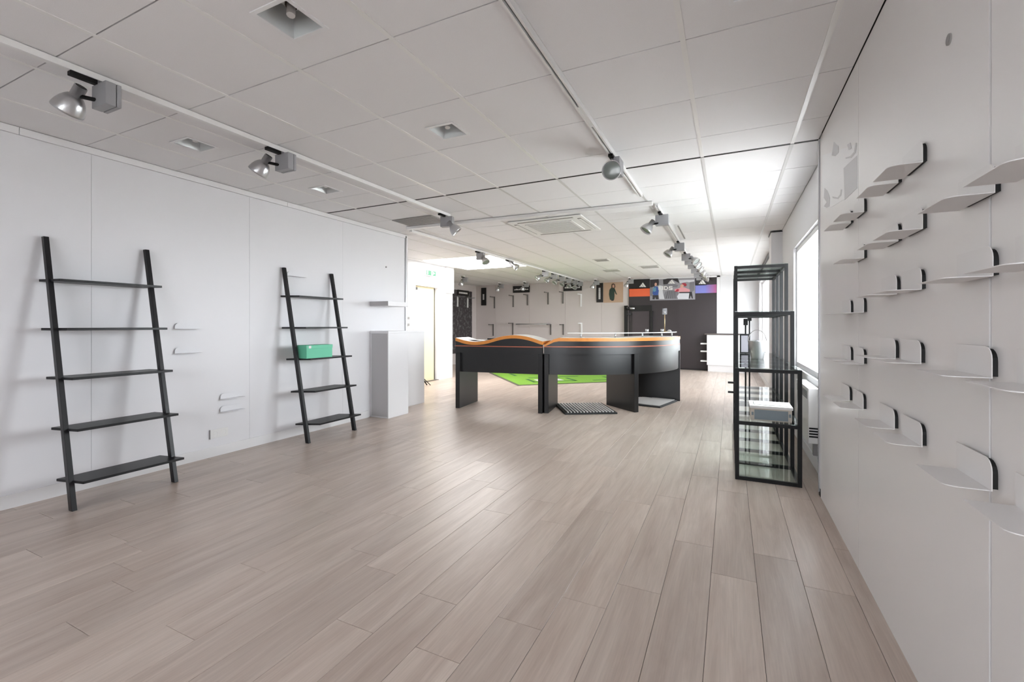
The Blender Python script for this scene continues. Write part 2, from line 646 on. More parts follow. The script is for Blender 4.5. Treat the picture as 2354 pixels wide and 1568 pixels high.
# ---- left wall (panels with joints)
wl = struct('wall_left', B(XL - .14, XL - .006, Y0, YE, 0, 2.80), 'joint_pale')
pe = [Y0, -.78, .44, 1.659, 2.880, 4.067, 5.235]
for i in range(len(pe) - 1):
    part('panel', B(XL - .006, XL, pe[i] + .0010, pe[i + 1] - .0010, .0, 2.46), 'wall_left_panel', wl)
part('edge_profile', B(XL - .006, XL + .012, 5.237, 5.262, 0, 2.50), 'alu', wl)
part('end_cap', B(XL - .14, XL + .006, 5.262, YE + .004, 0, 2.80), 'trim_white', wl)
b0 = struct('baseboard_left', B(XL, XL + .012, Y0, 4.50, 0, .088), 'trim_white')
# cornice in lengths
crn = struct('trim_1', B(XL - .004, XL + .012, Y0, 1.278, 2.462, CEIL - .004), 'trim_white')
part('cornice_length', B(XL - .004, XL + .012, 1.281, 3.293, 2.462, CEIL - .004), 'trim_white', crn)
part('cornice_length', B(XL - .004, XL + .012, 3.296, YE, 2.462, CEIL - .004), 'trim_white', crn)

# ---- right shelf wall (panels)
wr = struct('wall_right', B(XR + .010, XW + .16, Y0, 3.79, 0, 2.80), 'slab_dark')
re_ = [Y0, -.95, .27, 1.491, 2.741, 3.793]
gaps = [.002, .002, .006, .0015, .0]
for i in range(len(re_) - 1):
    ga = gaps[i - 1] if i else 0
    part('panel', B(XR, XR + .010, re_[i] + ga, re_[i + 1] - gaps[i], .0, 2.510), 'wall_right_panel', wr)
part('edge_profile', B(XR - .008, XW + .16, 3.795, 3.822, .03, 2.505), 'alu', wr)
part('foot', B(XR - .002, XR + .05, 3.77, 3.83, .0, .055), 'black_metal', wr)

# ---- right wall beyond, with two windows
W1 = (3.95, 6.02, .74, 2.07)
W2 = (7.75, 12.7, .55, 2.25)
mb = MB()
TH = .22
segs = [(3.822, W1[0], 0, 2.80), (W1[0], W1[1], 0, W1[2]), (W1[0], W1[1], W1[3], 2.80), (W1[1], W2[0], 0, 2.80),
        (W2[0], W2[1], 0, W2[2]), (W2[0], W2[1], W2[3], 2.80), (W2[1], YF + .2, 0, 2.80)]
for s in segs:
    mb.box(XW, XW + TH, *s)
wrr = struct('wall_right_rear', mb, 'wall_white')
struct('baseboard_right', B(XW - .012, XW, 3.84, YF, 0, .09), 'trim_white')


def window(name, Y_a, Y_b, z0, z1, xg, nm, gm='window_glass'):
    w = struct(name, B(xg - .03, xg + .03, Y_a, Y_b, z0, z0 + .05), 'trim_white')
    part('frame', B(xg - .03, xg + .03, Y_a, Y_b, z1 - .05, z1).box(xg - .03, xg + .03, Y_a, Y_a + .05, z0 + .05, z1 - .05).box(xg - .03, xg + .03, Y_b - .05, Y_b, z0 + .05, z1 - .05), 'trim_white', w)
    st = (Y_b - Y_a) / nm
    for i in range(nm):
        if i:
            part('mullion', B(xg - .025, xg + .025, Y_a + st * i - .02, Y_a + st * i + .02, z0 + .05, z1 - .05), 'trim_white', w)
        part('pane', B(xg - .003, xg + .003, Y_a + st * i + (.05 if i == 0 else .02), Y_a + st * (i + 1) - (.05 if i == nm - 1 else .02), z0 + .05, z1 - .05), gm, w)
    return w


window('window_1', W1[0], W1[1], W1[2], W1[3], XW + .06, 1)
window('window_2', W2[0], W2[1], W2[2], W2[3], XW + .10, 3, 'window_glass_tinted')
portal('daylight_portal_1', (XW + .20, (W1[0] + W1[1]) / 2, (W1[2] + W1[3]) / 2), (0, math.pi / 2, 0), W1[3] - W1[2], W1[1] - W1[0])
portal('daylight_portal_2', (XW + .21, (W2[0] + W2[1]) / 2, (W2[2] + W2[3]) / 2), (0, math.pi / 2, 0), W2[3] - W2[2], W2[1] - W2[0])

# ---- wall behind the camera with an unseen window added for fill light
FW = (-2.3, 0.25, .9, 2.1)
mb = MB()
mb.box(XL - .14, FW[0], Y0 - .2, Y0, 0, 2.80).box(FW[1], XW + .16, Y0 - .2, Y0, 0, 2.80)
mb.box(FW[0], FW[1], Y0 - .2, Y0, 0, FW[2]).box(FW[0], FW[1], Y0 - .2, Y0, FW[3], 2.80)
struct('wall_front', mb, 'wall_white')
w3 = struct('fill_window', B(FW[0], FW[1], Y0 - .13, Y0 - .07, FW[2], FW[2] + .06), 'frame_dark')  # out of view, sized and placed to fill the near end with light
part('frame', B(FW[0], FW[1], Y0 - .13, Y0 - .07, FW[3] - .06, FW[3]).box(FW[0], FW[0] + .06, Y0 - .13, Y0 - .07, FW[2] + .06, FW[3] - .06).box(FW[1] - .06, FW[1], Y0 - .13, Y0 - .07, FW[2] + .06, FW[3] - .06).box((FW[0] + FW[1]) / 2 - .03, (FW[0] + FW[1]) / 2 + .03, Y0 - .13, Y0 - .07, FW[2] + .06, FW[3] - .06), 'frame_dark', w3)
xm = (FW[0] + FW[1]) / 2
part('pane', B(FW[0] + .06, xm - .03, Y0 - .103, Y0 - .097, FW[2] + .06, FW[3] - .06), 'fill_window_glass', w3)
part('pane', B(xm + .03, FW[1] - .06, Y0 - .103, Y0 - .097, FW[2] + .06, FW[3] - .06), 'fill_window_glass', w3)
portal('daylight_portal_3', ((FW[0] + FW[1]) / 2, Y0 - .19, (FW[2] + FW[3]) / 2), (math.pi / 2, 0, 0), FW[1] - FW[0], FW[3] - FW[2])

# ---- door wall, return walls, far walls
DY0, DY1, DZ = 7.40, 8.28, 2.04
mb = MB()
mb.box(XD - .16, XD, YE, DY0, 0, 2.80).box(XD - .16, XD, DY1, YP, 0, 2.80).box(XD - .16, XD, DY0, DY1, DZ, 2.80)
struct('wall_door_side', mb, 'wall_white')
struct('wall_return_near', B(XD - .16, XL - .14, YE - .12, YE, 0, 2.80), 'wall_white')
struct('wall_return_rear', B(XB - .15, XD - .16, YP - .14, YP, 0, 2.80), 'wall_white')
struct('wall_left_rear', B(XB - .15, XB, YP - .14, YF + .15, 0, 2.80), 'far_panel')
wf = struct('wall_far', B(XB, XW + .1, YF + .02, YF + .18, 0, 2.80), 'grey_joint')
fx = [XB, -6.92, -5.72, -4.52, -3.40, -2.60]
for i in range(len(fx) - 1):
    part('panel', B(fx[i] + .002, fx[i + 1] - .002, YF, YF + .02, 0, 2.512), 'far_panel', wf)
dkx0, dkx1 = on_y(1446, 640, YF)[0], on_y(1648, 640, YF)[0]
part('panel', B(-2.598, dkx0 - .004, YF, YF + .02, 0, 2.512), 'far_panel', wf)
part('feature_panel', B(dkx0, dkx1, YF - .03, YF + .02, .03, 2.47), 'far_dark', wf)['label'] = 'dark brown printed wall panel'
part('plinth', B(dkx0, dkx1, YF - .02, YF + .02, 0, .03), 'black_matte', wf)
part('trim_strip', B(dkx1, dkx1 + .08, YF - .03, YF + .02, 0, 2.512), 'trim_white', wf)
part('panel', B(dkx1 + .083, XW, YF - .005, YF + .02, 0, 2.512), 'wall_white', wf)
part('header', B(dkx0, XW, YF - .03, YF + .02, 2.47, 2.512), 'trim_white', wf)
struct('baseboard_far', B(XB, dkx0 - .01, YF - .012, YF, 0, .1), 'trim_white')

# pillar on the right
pl = struct('trim_2', B(.515, XW, 7.24, 7.62, 0, 2.49), 'wall_white')
part('cap', B(.505, XW, 7.232, 7.628, 2.49, 2.503), 'frame_dark', pl)
struct('trim_3', B(XW - .03, XW, 7.64, YF, 2.44, 2.50), 'frame_dark')
# boxed pipe on the pillar by the door
pp = struct('trim_4', B(XD, XD + .05, 8.50, 8.78, 1.93, CEIL - .004), 'trim_white')

# ---- door
d1 = struct('door_1', B(XD - .16, XD + .008, DY0 - .05, DY0 + .03, 0, DZ + .05), 'trim_white')
part('frame', B(XD - .16, XD + .008, DY1 - .02, DY1 + .05, 0, DZ + .05).box(XD - .16, XD + .008, DY0 + .03, DY1 - .02, DZ - .02, DZ + .05), 'trim_white', d1)
leaf = part('leaf', B(XD - .10, XD - .06, DY0 + .032, DY1 - .125, .012, DZ - .022), 'door_cream', d1)
part('side_gap', B(XD - .15, XD - .11, DY1 - .122, DY1 - .022, 0, DZ - .022), 'door_gap', d1)
part('threshold', B(XD - .16, XD - .002, DY0 + .03, DY1 - .02, .0, .010), 'door_mat', d1)
part('closer', B(XD - .058, XD - .01, DY0 + .05, DY0 + .12, 1.93, 1.98), 'frame_dark', leaf)
part('hinge', B(XD - .058, XD - .03, DY0 + .04, DY0 + .07, 1.72, 1.84), 'alu', leaf)
for (ya, za, w_, h_) in ((7.62, 1.46, .12, .035), (7.60, 1.30, .10, .05), (7.76, 1.32, .06, .05), (7.70, 1.62, .09, .012), (7.68, 1.18, .07, .012)):
    part('sticker', B(XD - .0598, XD - .059, ya, ya + w_, za, za + h_), 'sticker_cream', leaf)

# outside ground and bare shrubs seen through the rear window
struct('ground_outside', B(XW + TH, 40, -30, 60, -.30, -.05), 'paving')
struct('ground_front', B(-40, XW + TH, -30, Y0 - .2, -.30, -.05), 'paving')


def shrub(x, y, h, seed, label):
    rnd = random.Random(seed)
    t = thing('bare_shrub', (x, y, -.05), label, 'shrub', 'bare shrubs outside the rear window')
    mb = MB(); tw = MB()

    def grow(p, d, l, r, lev):
        q = p + d * l
        (mb if lev < 2 else tw).tube(p, q, r, 5, r * .6, False)
        if lev > 3: return
        for _ in range(4 if lev else 5):
            dd = (d + Vector((rnd.uniform(-1, 1), rnd.uniform(-1, 1), rnd.uniform(-.2, .9))) * .75).normalized()
            grow(p + d * l * rnd.uniform(.5, 1), dd, l * rnd.uniform(.55, .75), r * .55, lev + 1)
    grow(Vector((x, y, -.05)), Vector((0, 0, 1)), h * .4, .028, 0)
    part('trunk', mb, 'bark', t)
    part('twigs', tw, 'bark', t)


shrub(2.2, 22.0, 3.2, 3, 'bare twiggy shrub outside rear window, nearer the display rack line')
shrub(3.4, 27.0, 4.2, 8, 'taller bare twiggy shrub outside rear window, further back')

# ================================================================== LADDER SHELVES
def ladder(name, ys, xf, label, skew):
    t = thing(name, (xf - .1, (ys[0] + ys[1]) / 2, 0), label, 'shelf unit', 'black ladder shelves')
    xt, zt = -4.215, 1.805
    sl = (xt - xf) / zt
    for yy in ys:
        dx = .046
        poly = [(xf - dx, yy - .014, 0), (xf, yy - .014, 0), (xt + .006, yy - .014, zt), (xt - .031, yy - .014, zt)]
        part('stile', MB().prism(poly, (0, .028, 0)), 'black_wood', t, bevel=.002)
    for z in (.172, .502, .835, 1.163, 1.495):
        xs_ = xf + sl * z
        fr = xs_ + .085
        bk = max(xs_ - .145, XL + .006)
        k = (fr - bk) / .23
        poly = [(bk, ys[0] - .025, z), (fr, ys[0] - .025 + skew * k, z), (fr, ys[1] + .03 , z), (bk, ys[1] + .03 - skew * k, z)]
        part('shelf', MB().prism(poly, (0, 0, .017)), 'black_wood', t, bevel=.0015)
    return t


ladder('ladder_shelf', (1.400, 1.995), -3.805, 'black leaning ladder shelf nearer the camera, all five boards empty', .05)
ladder('ladder_shelf', (3.240, 3.868), -3.842, 'black leaning ladder shelf further back, holding a mint green box', .11)

# mint box on the middle board
t = thing('shoe_box', (-3.99, 3.45, .853), 'mint green box on middle board of the further ladder shelf', 'box')
part('box_body', B(-4.08, -3.93, 3.275, 3.61, .853, .978), 'mint', t, bevel=.002)
part('lid', B(-4.083, -3.927, 3.272, 3.613, .955, .99), 'mint', t, bevel=.002)
part('sticker', B(-3.9268, -3.926, 3.30, 3.33, .958, .985), 'paper_white', t)

# ================================================================== BENT METAL SHELVES
def plate_shelf(name, side, x_wall, y_near, z, label, group, L=.185, D=.085, H=.075, m='shelf_metal'):
    """side=-1: wall on the right, shelf reaches to -x; side=+1: wall on the left"""
    t = thing(name, (x_wall, y_near + L / 2, z), label, 'wall shelf', group)
    th = .0022
    off = .014
    xf = x_wall + side * off
    # horizontal plate with one rounded front corner at the near end
    r = .03
    poly = []
    xe = xf + side * D
    for i in range(6):
        a = math.pi / 2 * i / 5
        poly.append((xe - side * r + side * r * math.cos(a), y_near + r - r * math.sin(a), z))
    poly = [(xf, y_near + L, z), (xe, y_near + L, z)] + poly + [(xf, y_near, z)]
    part('shelf_plate', MB().prism(poly, (0, 0, th)), m, t)
    # upright plate, rounded top near corner
    poly = [(xf, y_near + L, z)]
    poly += [(xf, y_near + L, z + H)]
    for i in range(6):
        a = math.pi / 2 * i / 5
        poly.append((xf, y_near + r - r * math.sin(a), z + H - r + r * math.cos(a)))
    poly += [(xf, y_near, z)]
    part('back_plate', MB().prism(poly, (-side * th, 0, 0)), m, t)
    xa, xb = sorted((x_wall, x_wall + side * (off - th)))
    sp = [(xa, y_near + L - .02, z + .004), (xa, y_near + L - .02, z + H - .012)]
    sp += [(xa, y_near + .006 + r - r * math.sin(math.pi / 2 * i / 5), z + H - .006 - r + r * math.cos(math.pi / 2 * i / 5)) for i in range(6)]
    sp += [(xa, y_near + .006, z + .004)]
    part('gap_shade', MB().prism(sp, (xb - xa, 0, 0)), 'black_matte', t)  # black filling paints the shade in the slot behind the plate
    return t


rows_ = [('top', 1.720, (1.875, 2.11, 2.58, 2.835)), ('second', 1.506, (1.165, 1.437, 1.875, 2.11, 2.58)),
         ('third', 1.312, (1.165, 1.445, 1.885, 2.125)), ('fourth', 1.072, (1.16, 1.449, 1.89, 2.14)),
         ('bottom', .806, (1.165, 1.449, 1.879, 2.15, 2.59, 2.86))]
ords = ['first', 'second', 'third', 'fourth', 'fifth', 'sixth', 'seventh']
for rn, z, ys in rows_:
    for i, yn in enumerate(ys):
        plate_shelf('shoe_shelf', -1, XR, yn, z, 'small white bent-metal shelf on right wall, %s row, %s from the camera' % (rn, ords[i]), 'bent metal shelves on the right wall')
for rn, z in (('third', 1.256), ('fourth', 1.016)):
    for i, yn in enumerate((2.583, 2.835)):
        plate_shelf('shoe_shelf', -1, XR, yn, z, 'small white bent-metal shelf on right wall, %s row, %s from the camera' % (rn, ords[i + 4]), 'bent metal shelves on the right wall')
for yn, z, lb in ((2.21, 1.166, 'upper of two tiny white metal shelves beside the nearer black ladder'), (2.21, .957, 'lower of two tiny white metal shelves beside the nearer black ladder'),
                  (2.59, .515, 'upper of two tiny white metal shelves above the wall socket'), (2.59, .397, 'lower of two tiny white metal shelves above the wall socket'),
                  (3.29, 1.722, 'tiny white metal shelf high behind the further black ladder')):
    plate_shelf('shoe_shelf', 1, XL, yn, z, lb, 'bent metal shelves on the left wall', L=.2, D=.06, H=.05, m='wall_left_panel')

# double socket on the left wall
t = thing('wall_socket', (XL, 2.583, .205), 'white double power socket low on the left wall', 'socket')
part('plate', B(XL, XL + .010, 2.503, 2.663, .165, .245), 'white_plastic', t, bevel=.002)
part('side_edge', B(XL, XL + .012, 2.4985, 2.5025, .163, .247), 'grey_joint', t)
for yy in (2.545, 2.622):
    c = part('socket_cup', MB().lathe((XL + .0112, yy, .205), (-1, 0, 0), [(0, .024), (.0, .021), (.006, .020), (.0065, .0)], 16), 'white_plastic', t)
    part('pin_hole', MB().tube((XL + .004, yy, .205), (XL + .0056, yy, .205), .011, 10), 'grey_joint', c)
single('wall_screw', MB().tube((XL, 4.833, 1.997), (XL + .012, 4.833, 1.997), .010, 10), 'grey_joint', 'small grey screw cap high on the left wall', 'screw')
single('wall_screw', MB().lathe((XR, 1.716, 2.019), (-1, 0, 0), [(0, .016), (.004, .016), (.004, .010), (.001, .009), (.001, 0)], 14), 'grey_joint', 'round dark screw hole near top of the right shelf wall', 'screw')

# pale shoe prints on the far panel of the shelf wall
def decal(parent, name, pts, m, lift=.001):
    poly = [on_x(x, y, XR - lift) for x, y in pts]
    part(name, MB().prism(poly, (.0008, 0, 0)), m, parent)


t = thing('shoe_decal', (XR, 3.3, 1.75), 'pale printed shoe silhouettes on the far panel of right wall', 'wall decal')


def z3(x, y):
    return (1840 + x / 3.074, 250 + y / 3.074)


decal(t, 'backdrop', [z3(*p) for p in [(155, 330), (400, 250), (405, 560), (310, 640), (210, 700), (160, 700)]], 'decal_pale', .0009)
decal(t, 'backdrop', [z3(*p) for p in [(305, 420), (400, 330), (400, 560), (312, 645)]], 'decal_grey', .0014)
decal(t, 'shoe_print', [z3(*p) for p in [(222, 330), (235, 235), (268, 265), (270, 310), (245, 335)]], 'decal_grey', .002)
decal(t, 'shoe_print', [z3(*p) for p in [(170, 560), (190, 580), (208, 630), (205, 690), (185, 700), (165, 690), (185, 660), (165, 630)]], 'decal_grey', .002)
decal(t, 'shoe_print', [z3(*p) for p in [(225, 620), (262, 628), (280, 605), (285, 570), (293, 572), (288, 612), (265, 638), (228, 632)]], 'decal_grey', .002)
decal(t, 'shoe_print', [z3(*p) for p in [(318, 345), (352, 335), (378, 305), (388, 240), (398, 240), (390, 310), (358, 347), (320, 354)]], 'decal_grey', .002)
decal(t, 'shoe_print', [z3(*p) for p in [(330, 255), (352, 240), (360, 280), (340, 290)]], 'decal_grey', .002)

# ================================================================== LOW CABINETS BY THE LEFT WALL
t = thing('display_cabinet', (-4.10, 4.73, 0), 'white waist-high cabinet against left wall near its end', 'cabinet')
part('body', B(XL + .002, -3.945, 4.53, 4.93, .0, 1.095), 'cabinet_white', t, bevel=.003)
part('top', B(XL + .002, -3.940, 4.525, 4.935, 1.095, 1.125), 'cabinet_white', t, bevel=.003)
part('side_shade', B(XL + .03, -3.955, 4.526, 4.5305, .02, 1.09), 'joint_pale', t)  # white cabinet's camera side, its shade put into a greyer colour
t = thing('wall_board', (-4.10, 4.85, 1.449), 'thick white shelf board on left wall above the white cabinet', 'wall shelf')
part('board', B(XL + .001, -3.945, 4.528, 4.93, 1.449, 1.51), 'cabinet_white', t, bevel=.002)
part('end_shade', B(XL + .004, -3.948, 4.5262, 4.5285, 1.451, 1.508), 'joint_pale', t)  # shaded near end of the white board, painted grey
t = thing('low_cabinet', (-4.5, 5.52, 0), 'pale grey low cabinet just past the end of left wall', 'cabinet')
part('body', B(-4.75, -4.275, YE + .008, 5.73, 0, 1.09), 'cabinet_white', t, bevel=.003)
part('top', B(-4.76, -4.27, YE + .008, 5.735, 1.09, 1.12), 'cabinet_white', t, bevel=.003)
# switches and exit sign on the door wall
for zz, lb in ((1.30, 'upper grey light switch beside the cream door'), (1.17, 'lower grey light switch beside the cream door')):
    s = thing('light_switch', (XD, 7.18, zz), lb, 'switch')
    part('plate', B(XD, XD + .012, 7.16, 7.25, zz, zz + .085), 'white_plastic', s)
    part('rocker', B(XD + .012, XD + .018, 7.18, 7.23, zz + .018, zz + .068), 'heater_grille', s)
t = thing('exit_sign', (XD, 7.90, 2.25), 'small green emergency exit sign above the cream door', 'sign')
part('housing', B(XD, XD + .05, 7.72, 8.09, 2.245, 2.37), 'white_plastic', t)
part('face', B(XD + .05, XD + .054, 7.74, 8.07, 2.258, 2.357), 'exit_green', t)
fx_ = XD + .0545
part('pictogram', MB().box(fx_, fx_ + .001, 7.90, 7.97, 2.27, 2.345).box(fx_, fx_ + .001, 7.765, 7.79, 2.27, 2.345), 'sign_white', t)
part('pictogram', MB().prism([(fx_ + .0015, 7.985, 2.285), (fx_ + .0015, 8.03, 2.31), (fx_ + .0015, 7.985, 2.335)], (.001, 0, 0)), 'sign_white', t)
part('pictogram', MB().prism([(fx_ + .001, 7.905, 2.275), (fx_ + .001, 7.925, 2.30), (fx_ + .001, 7.915, 2.33), (fx_ + .001, 7.935, 2.335), (fx_ + .001, 7.955, 2.315), (fx_ + .001, 7.94, 2.30), (fx_ + .001, 7.96, 2.275), (fx_ + .001, 7.935, 2.29)], (.001, 0, 0)), 'exit_green', t)
t = thing('umbrella', (-5.45, 7.40, 0), 'thin dark folding stick leaning by the low cabinet', 'stick')
part('stick', MB().tube((-5.47, 7.42, 0), (-5.62, 7.30, .30), .012, 6), 'black_matte', t)
part('stick', MB().tube((-5.40, 7.44, 0), (-5.60, 7.31, .24), .008, 6), 'black_matte', t)

# ================================================================== CURVED SALES COUNTER
CX, CY, CR = -2.54, 7.55, 1.828


def arc_pt(a, r, z):
    a = math.radians(a)
    return (CX + r * math.cos(a), CY + r * math.sin(a), z)


def arc_slab(mb, a0, a1, r0, r1, z0, z1, n=28, z1f=None):
    vs, fs = [], []
    for i in range(n + 1):
        a = a0 + (a1 - a0) * i / n
        zt = z1f(i / n) if z1f else z1
        zb = z0(i / n) if callable(z0) else z0
        vs += [arc_pt(a, r0, zb), arc_pt(a, r1, zb), arc_pt(a, r1, zt), arc_pt(a, r0, zt)]
    for i in range(n):
        o, p = 4 * i, 4 * i + 4
        fs += [(o, p, p + 1, o + 1), (o + 1, p + 1, p + 2, o + 2), (o + 2, p + 2, p + 3, o + 3), (o + 3, p + 3, p, o)]
    fs += [(0, 1, 2, 3), (4 * n + 3, 4 * n + 2, 4 * n + 1, 4 * n)]
    k = len(mb.f)
    mb.add(vs, fs, False)
    return mb


A0, A1 = -82.0, 2.0
t = thing('sales_counter', (CX + 1.2, CY - 1.2, 0), 'black curved quarter-round sales counter with orange top edge', 'counter', 'sales counter sections')
ramp = lambda u: 1.026 if u > .06 else .93 + .096 * (u / .06)
rampb = lambda u: .981 if u > .06 else .905 + .076 * (u / .06)


def curved_part(name, mb, m, **k):
    o = part(name, mb, m, t, **k)
    for p in o.data.polygons: p.use_smooth = True
    md = o.modifiers.new('edges', 'EDGE_SPLIT'); md.split_angle = math.radians(30)
    return o


curved_part('front_band', arc_slab(MB(), A0, A1, CR - .05, CR - .004, .915, .981, 40, rampb), 'counter_black')
curved_part('copper_line', arc_slab(MB(), A0, A1, CR - .05, CR - .002, .900, .915, 40), 'copper_line')
curved_part('top_rail', arc_slab(MB(), A0, A1, CR - .06, CR, .805, .900, 40), 'counter_black')
curved_part('apron', arc_slab(MB(), A0 + 2, -42.3, CR - .09, CR - .05, .525, .805, 20), 'counter_black')
curved_part('apron', arc_slab(MB(), -39.7, A1 - 1, CR - .09, CR - .02, .525, .805, 20), 'counter_black')
curved_part('top_edge', arc_slab(MB(), A0, A1, CR - .60, CR + .002, rampb, 1.026, 40, ramp), 'orange_ply')
curved_part('worktop', arc_slab(MB(), A0 + 7, A1 - .5, CR - .59, CR - .03, 1.0265, 1.030, 40), 'worktop_white')
for a, w_ in ((A0 + 1.0, .03), (-41.0, .035), (A1 - .6, .02)):
    ra = math.radians(a)
    dr = Vector((math.cos(ra), math.sin(ra), 0)); dt = Vector((-dr.y, dr.x, 0))
    depth = .66
    c = Vector((CX, CY, 0)) + dr * (CR - depth / 2)
    c.z = .4025
    part('leg_panel', MB().obox(c, dr, dt, (0, 0, 1), depth / 2, w_, .4025), 'counter_leg', t, bevel=.004)
gl = curved_part('glass_ledge', arc_slab(MB(), A0 + 10, A1, CR - .40, CR - .06, 1.088, 1.098, 40), 'ledge_glass')
curved_part('ledge_edge', arc_slab(MB(), A0 + 10, A1, CR - .060, CR - .052, 1.087, 1.099, 40), 'worktop_white')
for a in (-66, -50, -35, -20, -6):
    p0 = arc_pt(a, CR - .09, 1.030)
    part('standoff', MB().tube(p0, (p0[0], p0[1], 1.088), .010, 8), 'silver', gl)

# straight section with the wavy front
P0, P1 = Vector((-3.586, 5.546, 0)), Vector((-2.292, 5.697, 0))
ex = (P1 - P0).normalized(); ey = Vector((-ex.y, ex.x, 0)); LN = (P1 - P0).length
t2 = thing('sales_counter', tuple((P0 + P1) / 2 + ey * .3), 'straight black counter section with wavy orange top, left of the curved one', 'counter', 'sales counter sections')


def sbox(u0, u1, v0, v1, z0, z1):
    c = P0 + ex * (u0 + u1) / 2 + ey * (v0 + v1) / 2; c.z = (z0 + z1) / 2
    return MB().obox(c, ex, ey, (0, 0, 1), abs(u1 - u0) / 2, abs(v1 - v0) / 2, abs(z1 - z0) / 2)


part('leg_panel', sbox(0, .066, 0, .66, 0, .805), 'counter_leg', t2, bevel=.004)
part('leg_panel', sbox(LN - .062, LN - .003, 0, .66, 0, .805), 'counter_leg', t2, bevel=.004)
part('top_rail', sbox(0, LN - .003, 0, .06, .805, .895), 'counter_black', t2)
part('apron', sbox(.066, LN - .062, .05, .09, .525, .805), 'counter_black', t2)
part('copper_line', sbox(0, LN - .003, -.002, .05, .895, .908), 'copper_line', t2)
WZ = [(0, 1.018), (.06, .99), (.13, .968), (.21, .957), (.29, .960), (.37, .975), (.45, 1.004), (.53, 1.034), (.61, 1.052), (.69, 1.058), (.77, 1.052), (.86, 1.030), (.94, .998), (1.0, .968)]


def wz(u):
    for (a, za), (b_, zb) in zip(WZ, WZ[1:]):
        if u <= b_:
            k = (u - a) / (b_ - a)
            return za + (zb - za) * k
    return WZ[-1][1]


def wsm(u):
    return sum(wz(min(1, max(0, u + d))) for d in (-.04, -.02, 0, .02, .04)) / 5


def wave_slab(v0, v1, zb, zt, n=40):
    mb = MB(); vs = []; fs = []
    for i in range(n + 1):
        u = i / n
        q = P0 + ex * u * (LN - .003)
        for v, z in ((v0, zb(u)), (v1, zb(u)), (v1, zt(u)), (v0, zt(u))):
            w_ = q + ey * v; vs.append((w_.x, w_.y, z))
    for i in range(n):
        o, p = 4 * i, 4 * i + 4
        fs += [(o, p, p + 1, o + 1), (o + 1, p + 1, p + 2, o + 2), (o + 2, p + 2, p + 3, o + 3), (o + 3, p + 3, p, o)]
    fs += [(0, 1, 2, 3), (4 * n + 3, 4 * n + 2, 4 * n + 1, 4 * n)]
    return mb.add(vs, [f[::-1] for f in fs])


part('front_band', wave_slab(.004, .05, lambda u: .908, lambda u: max(.909, wsm(u) - .040)), 'counter_black', t2)
part('top_edge', wave_slab(-.002, .46, lambda u: wsm(u) - .040, lambda u: wsm(u) + .004), 'orange_ply', t2)
part('worktop', wave_slab(.03, .455, lambda u: wsm(u) + .0042, lambda u: wsm(u) + .007), 'worktop_white', t2)


def on_counter(u, v):
    return P0 + ex * u * LN + ey * v


c = on_counter(.36, .34)
t = thing('card_terminal', (c.x, c.y, .985), 'flat black device lying on the wavy counter top', 'device')
part('body', MB().obox((c.x, c.y, .997), ex, ey, (0, 0, 1), .09, .05, .010), 'black_matte', t, bevel=.003)
part('keys', MB().obox((c.x + .02, c.y, 1.009), ex, ey, (0, 0, 1), .04, .03, .002), 'print_grey', t)
single('paper_sheet', MB().obox((on_counter(.17, .25).x, on_counter(.17, .25).y, .985), ex, ey, (0, 0, 1), .13, .10, .002), 'paper_white', 'white paper sheet lying in the dip of the wavy counter', 'paper')
# price card stand on the curved section
a = arc_pt(2 - 4, CR - .22, 1.0985)
t = thing('card_stand', a, 'thin brass card stand with clear holder on the curved counter', 'card holder')
part('base', MB().lathe((a[0], a[1], a[2]), (0, 0, 1), [(0, 0), (0, .035), (.006, .034), (.010, .008), (.010, 0)], 16), 'brass', t)
part('rod', MB().tube((a[0], a[1], a[2] + .008), (a[0], a[1], a[2] + .27), .007, 8), 'brass', t)
part('card_holder', MB().box(a[0] - .035, a[0] + .035, a[1] - .004, a[1] + .004, a[2] + .27, a[2] + .37), 'clear_plastic', t)
part('clip', MB().lathe((a[0], a[1] - .006, a[2] + .305), (0, -1, 0), [(0, 0), (0, .016), (.004, .016), (.006, .010), (.006, 0)], 12), 'silver', t)
# small chrome things on the ledge
for i, (aa, lb) in enumerate(((-30, 'small silver pen pot on the glass ledge, left'), (-16, 'small silver pen pot on the glass ledge, middle'), (-3.8, 'small silver bell on the glass ledge, right end'))):
    p = arc_pt(aa, CR - .14, 1.0985)
    t = thing('pen_pot' if i < 2 else 'desk_bell', p, lb, 'pot' if i < 2 else 'bell')
    if i < 2:
        part('cup', MB().lathe(p, (0, 0, 1), [(0, 0), (0, .022), (.045, .024), (.045, .021), (.004, .02), (.004, 0)], 14), 'silver', t)
        part('pen', MB().tube((p[0] - .008, p[1], p[2] + .006), (p[0] + .012, p[1], p[2] + .07), .003, 6), 'black_matte', t)
    else:
        part('dome', MB().lathe(p, (0, 0, 1), [(0, 0), (0, .03), (.01, .03), (.02, .026), (.03, .016), (.035, 0)], 16), 'silver', t)
        part('button', MB().tube((p[0], p[1], p[2] + .034), (p[0], p[1], p[2] + .046), .006, 8), 'black_metal', t)

# ================================================================== MATS AND RUG
def floor_mat(c, e1, w, l, label, stripes):
    e1 = Vector(e1).normalized(); e2 = Vector((-e1.y, e1.x, 0))
    c = Vector(c)
    t = thing('scraper_mat', tuple(c), label, 'floor mat', 'scraper mats under the counter')
    part('rubber_base', MB().obox(c + Vector((0, 0, .011)), e1, e2, (0, 0, 1), w / 2, l / 2, .011), 'mat_rubber', t, bevel=.006)
    for i in range(stripes):
        u = -w / 2 + .03 + (w - .06) * (i + .5) / stripes
        part('fibre_strip', MB().obox(c + e1 * u + Vector((0, 0, .0275)), e1, e2, (0, 0, 1), (w - .06) / stripes * .19, l / 2 - .03, .006), 'mat_fibre', t)
    return t


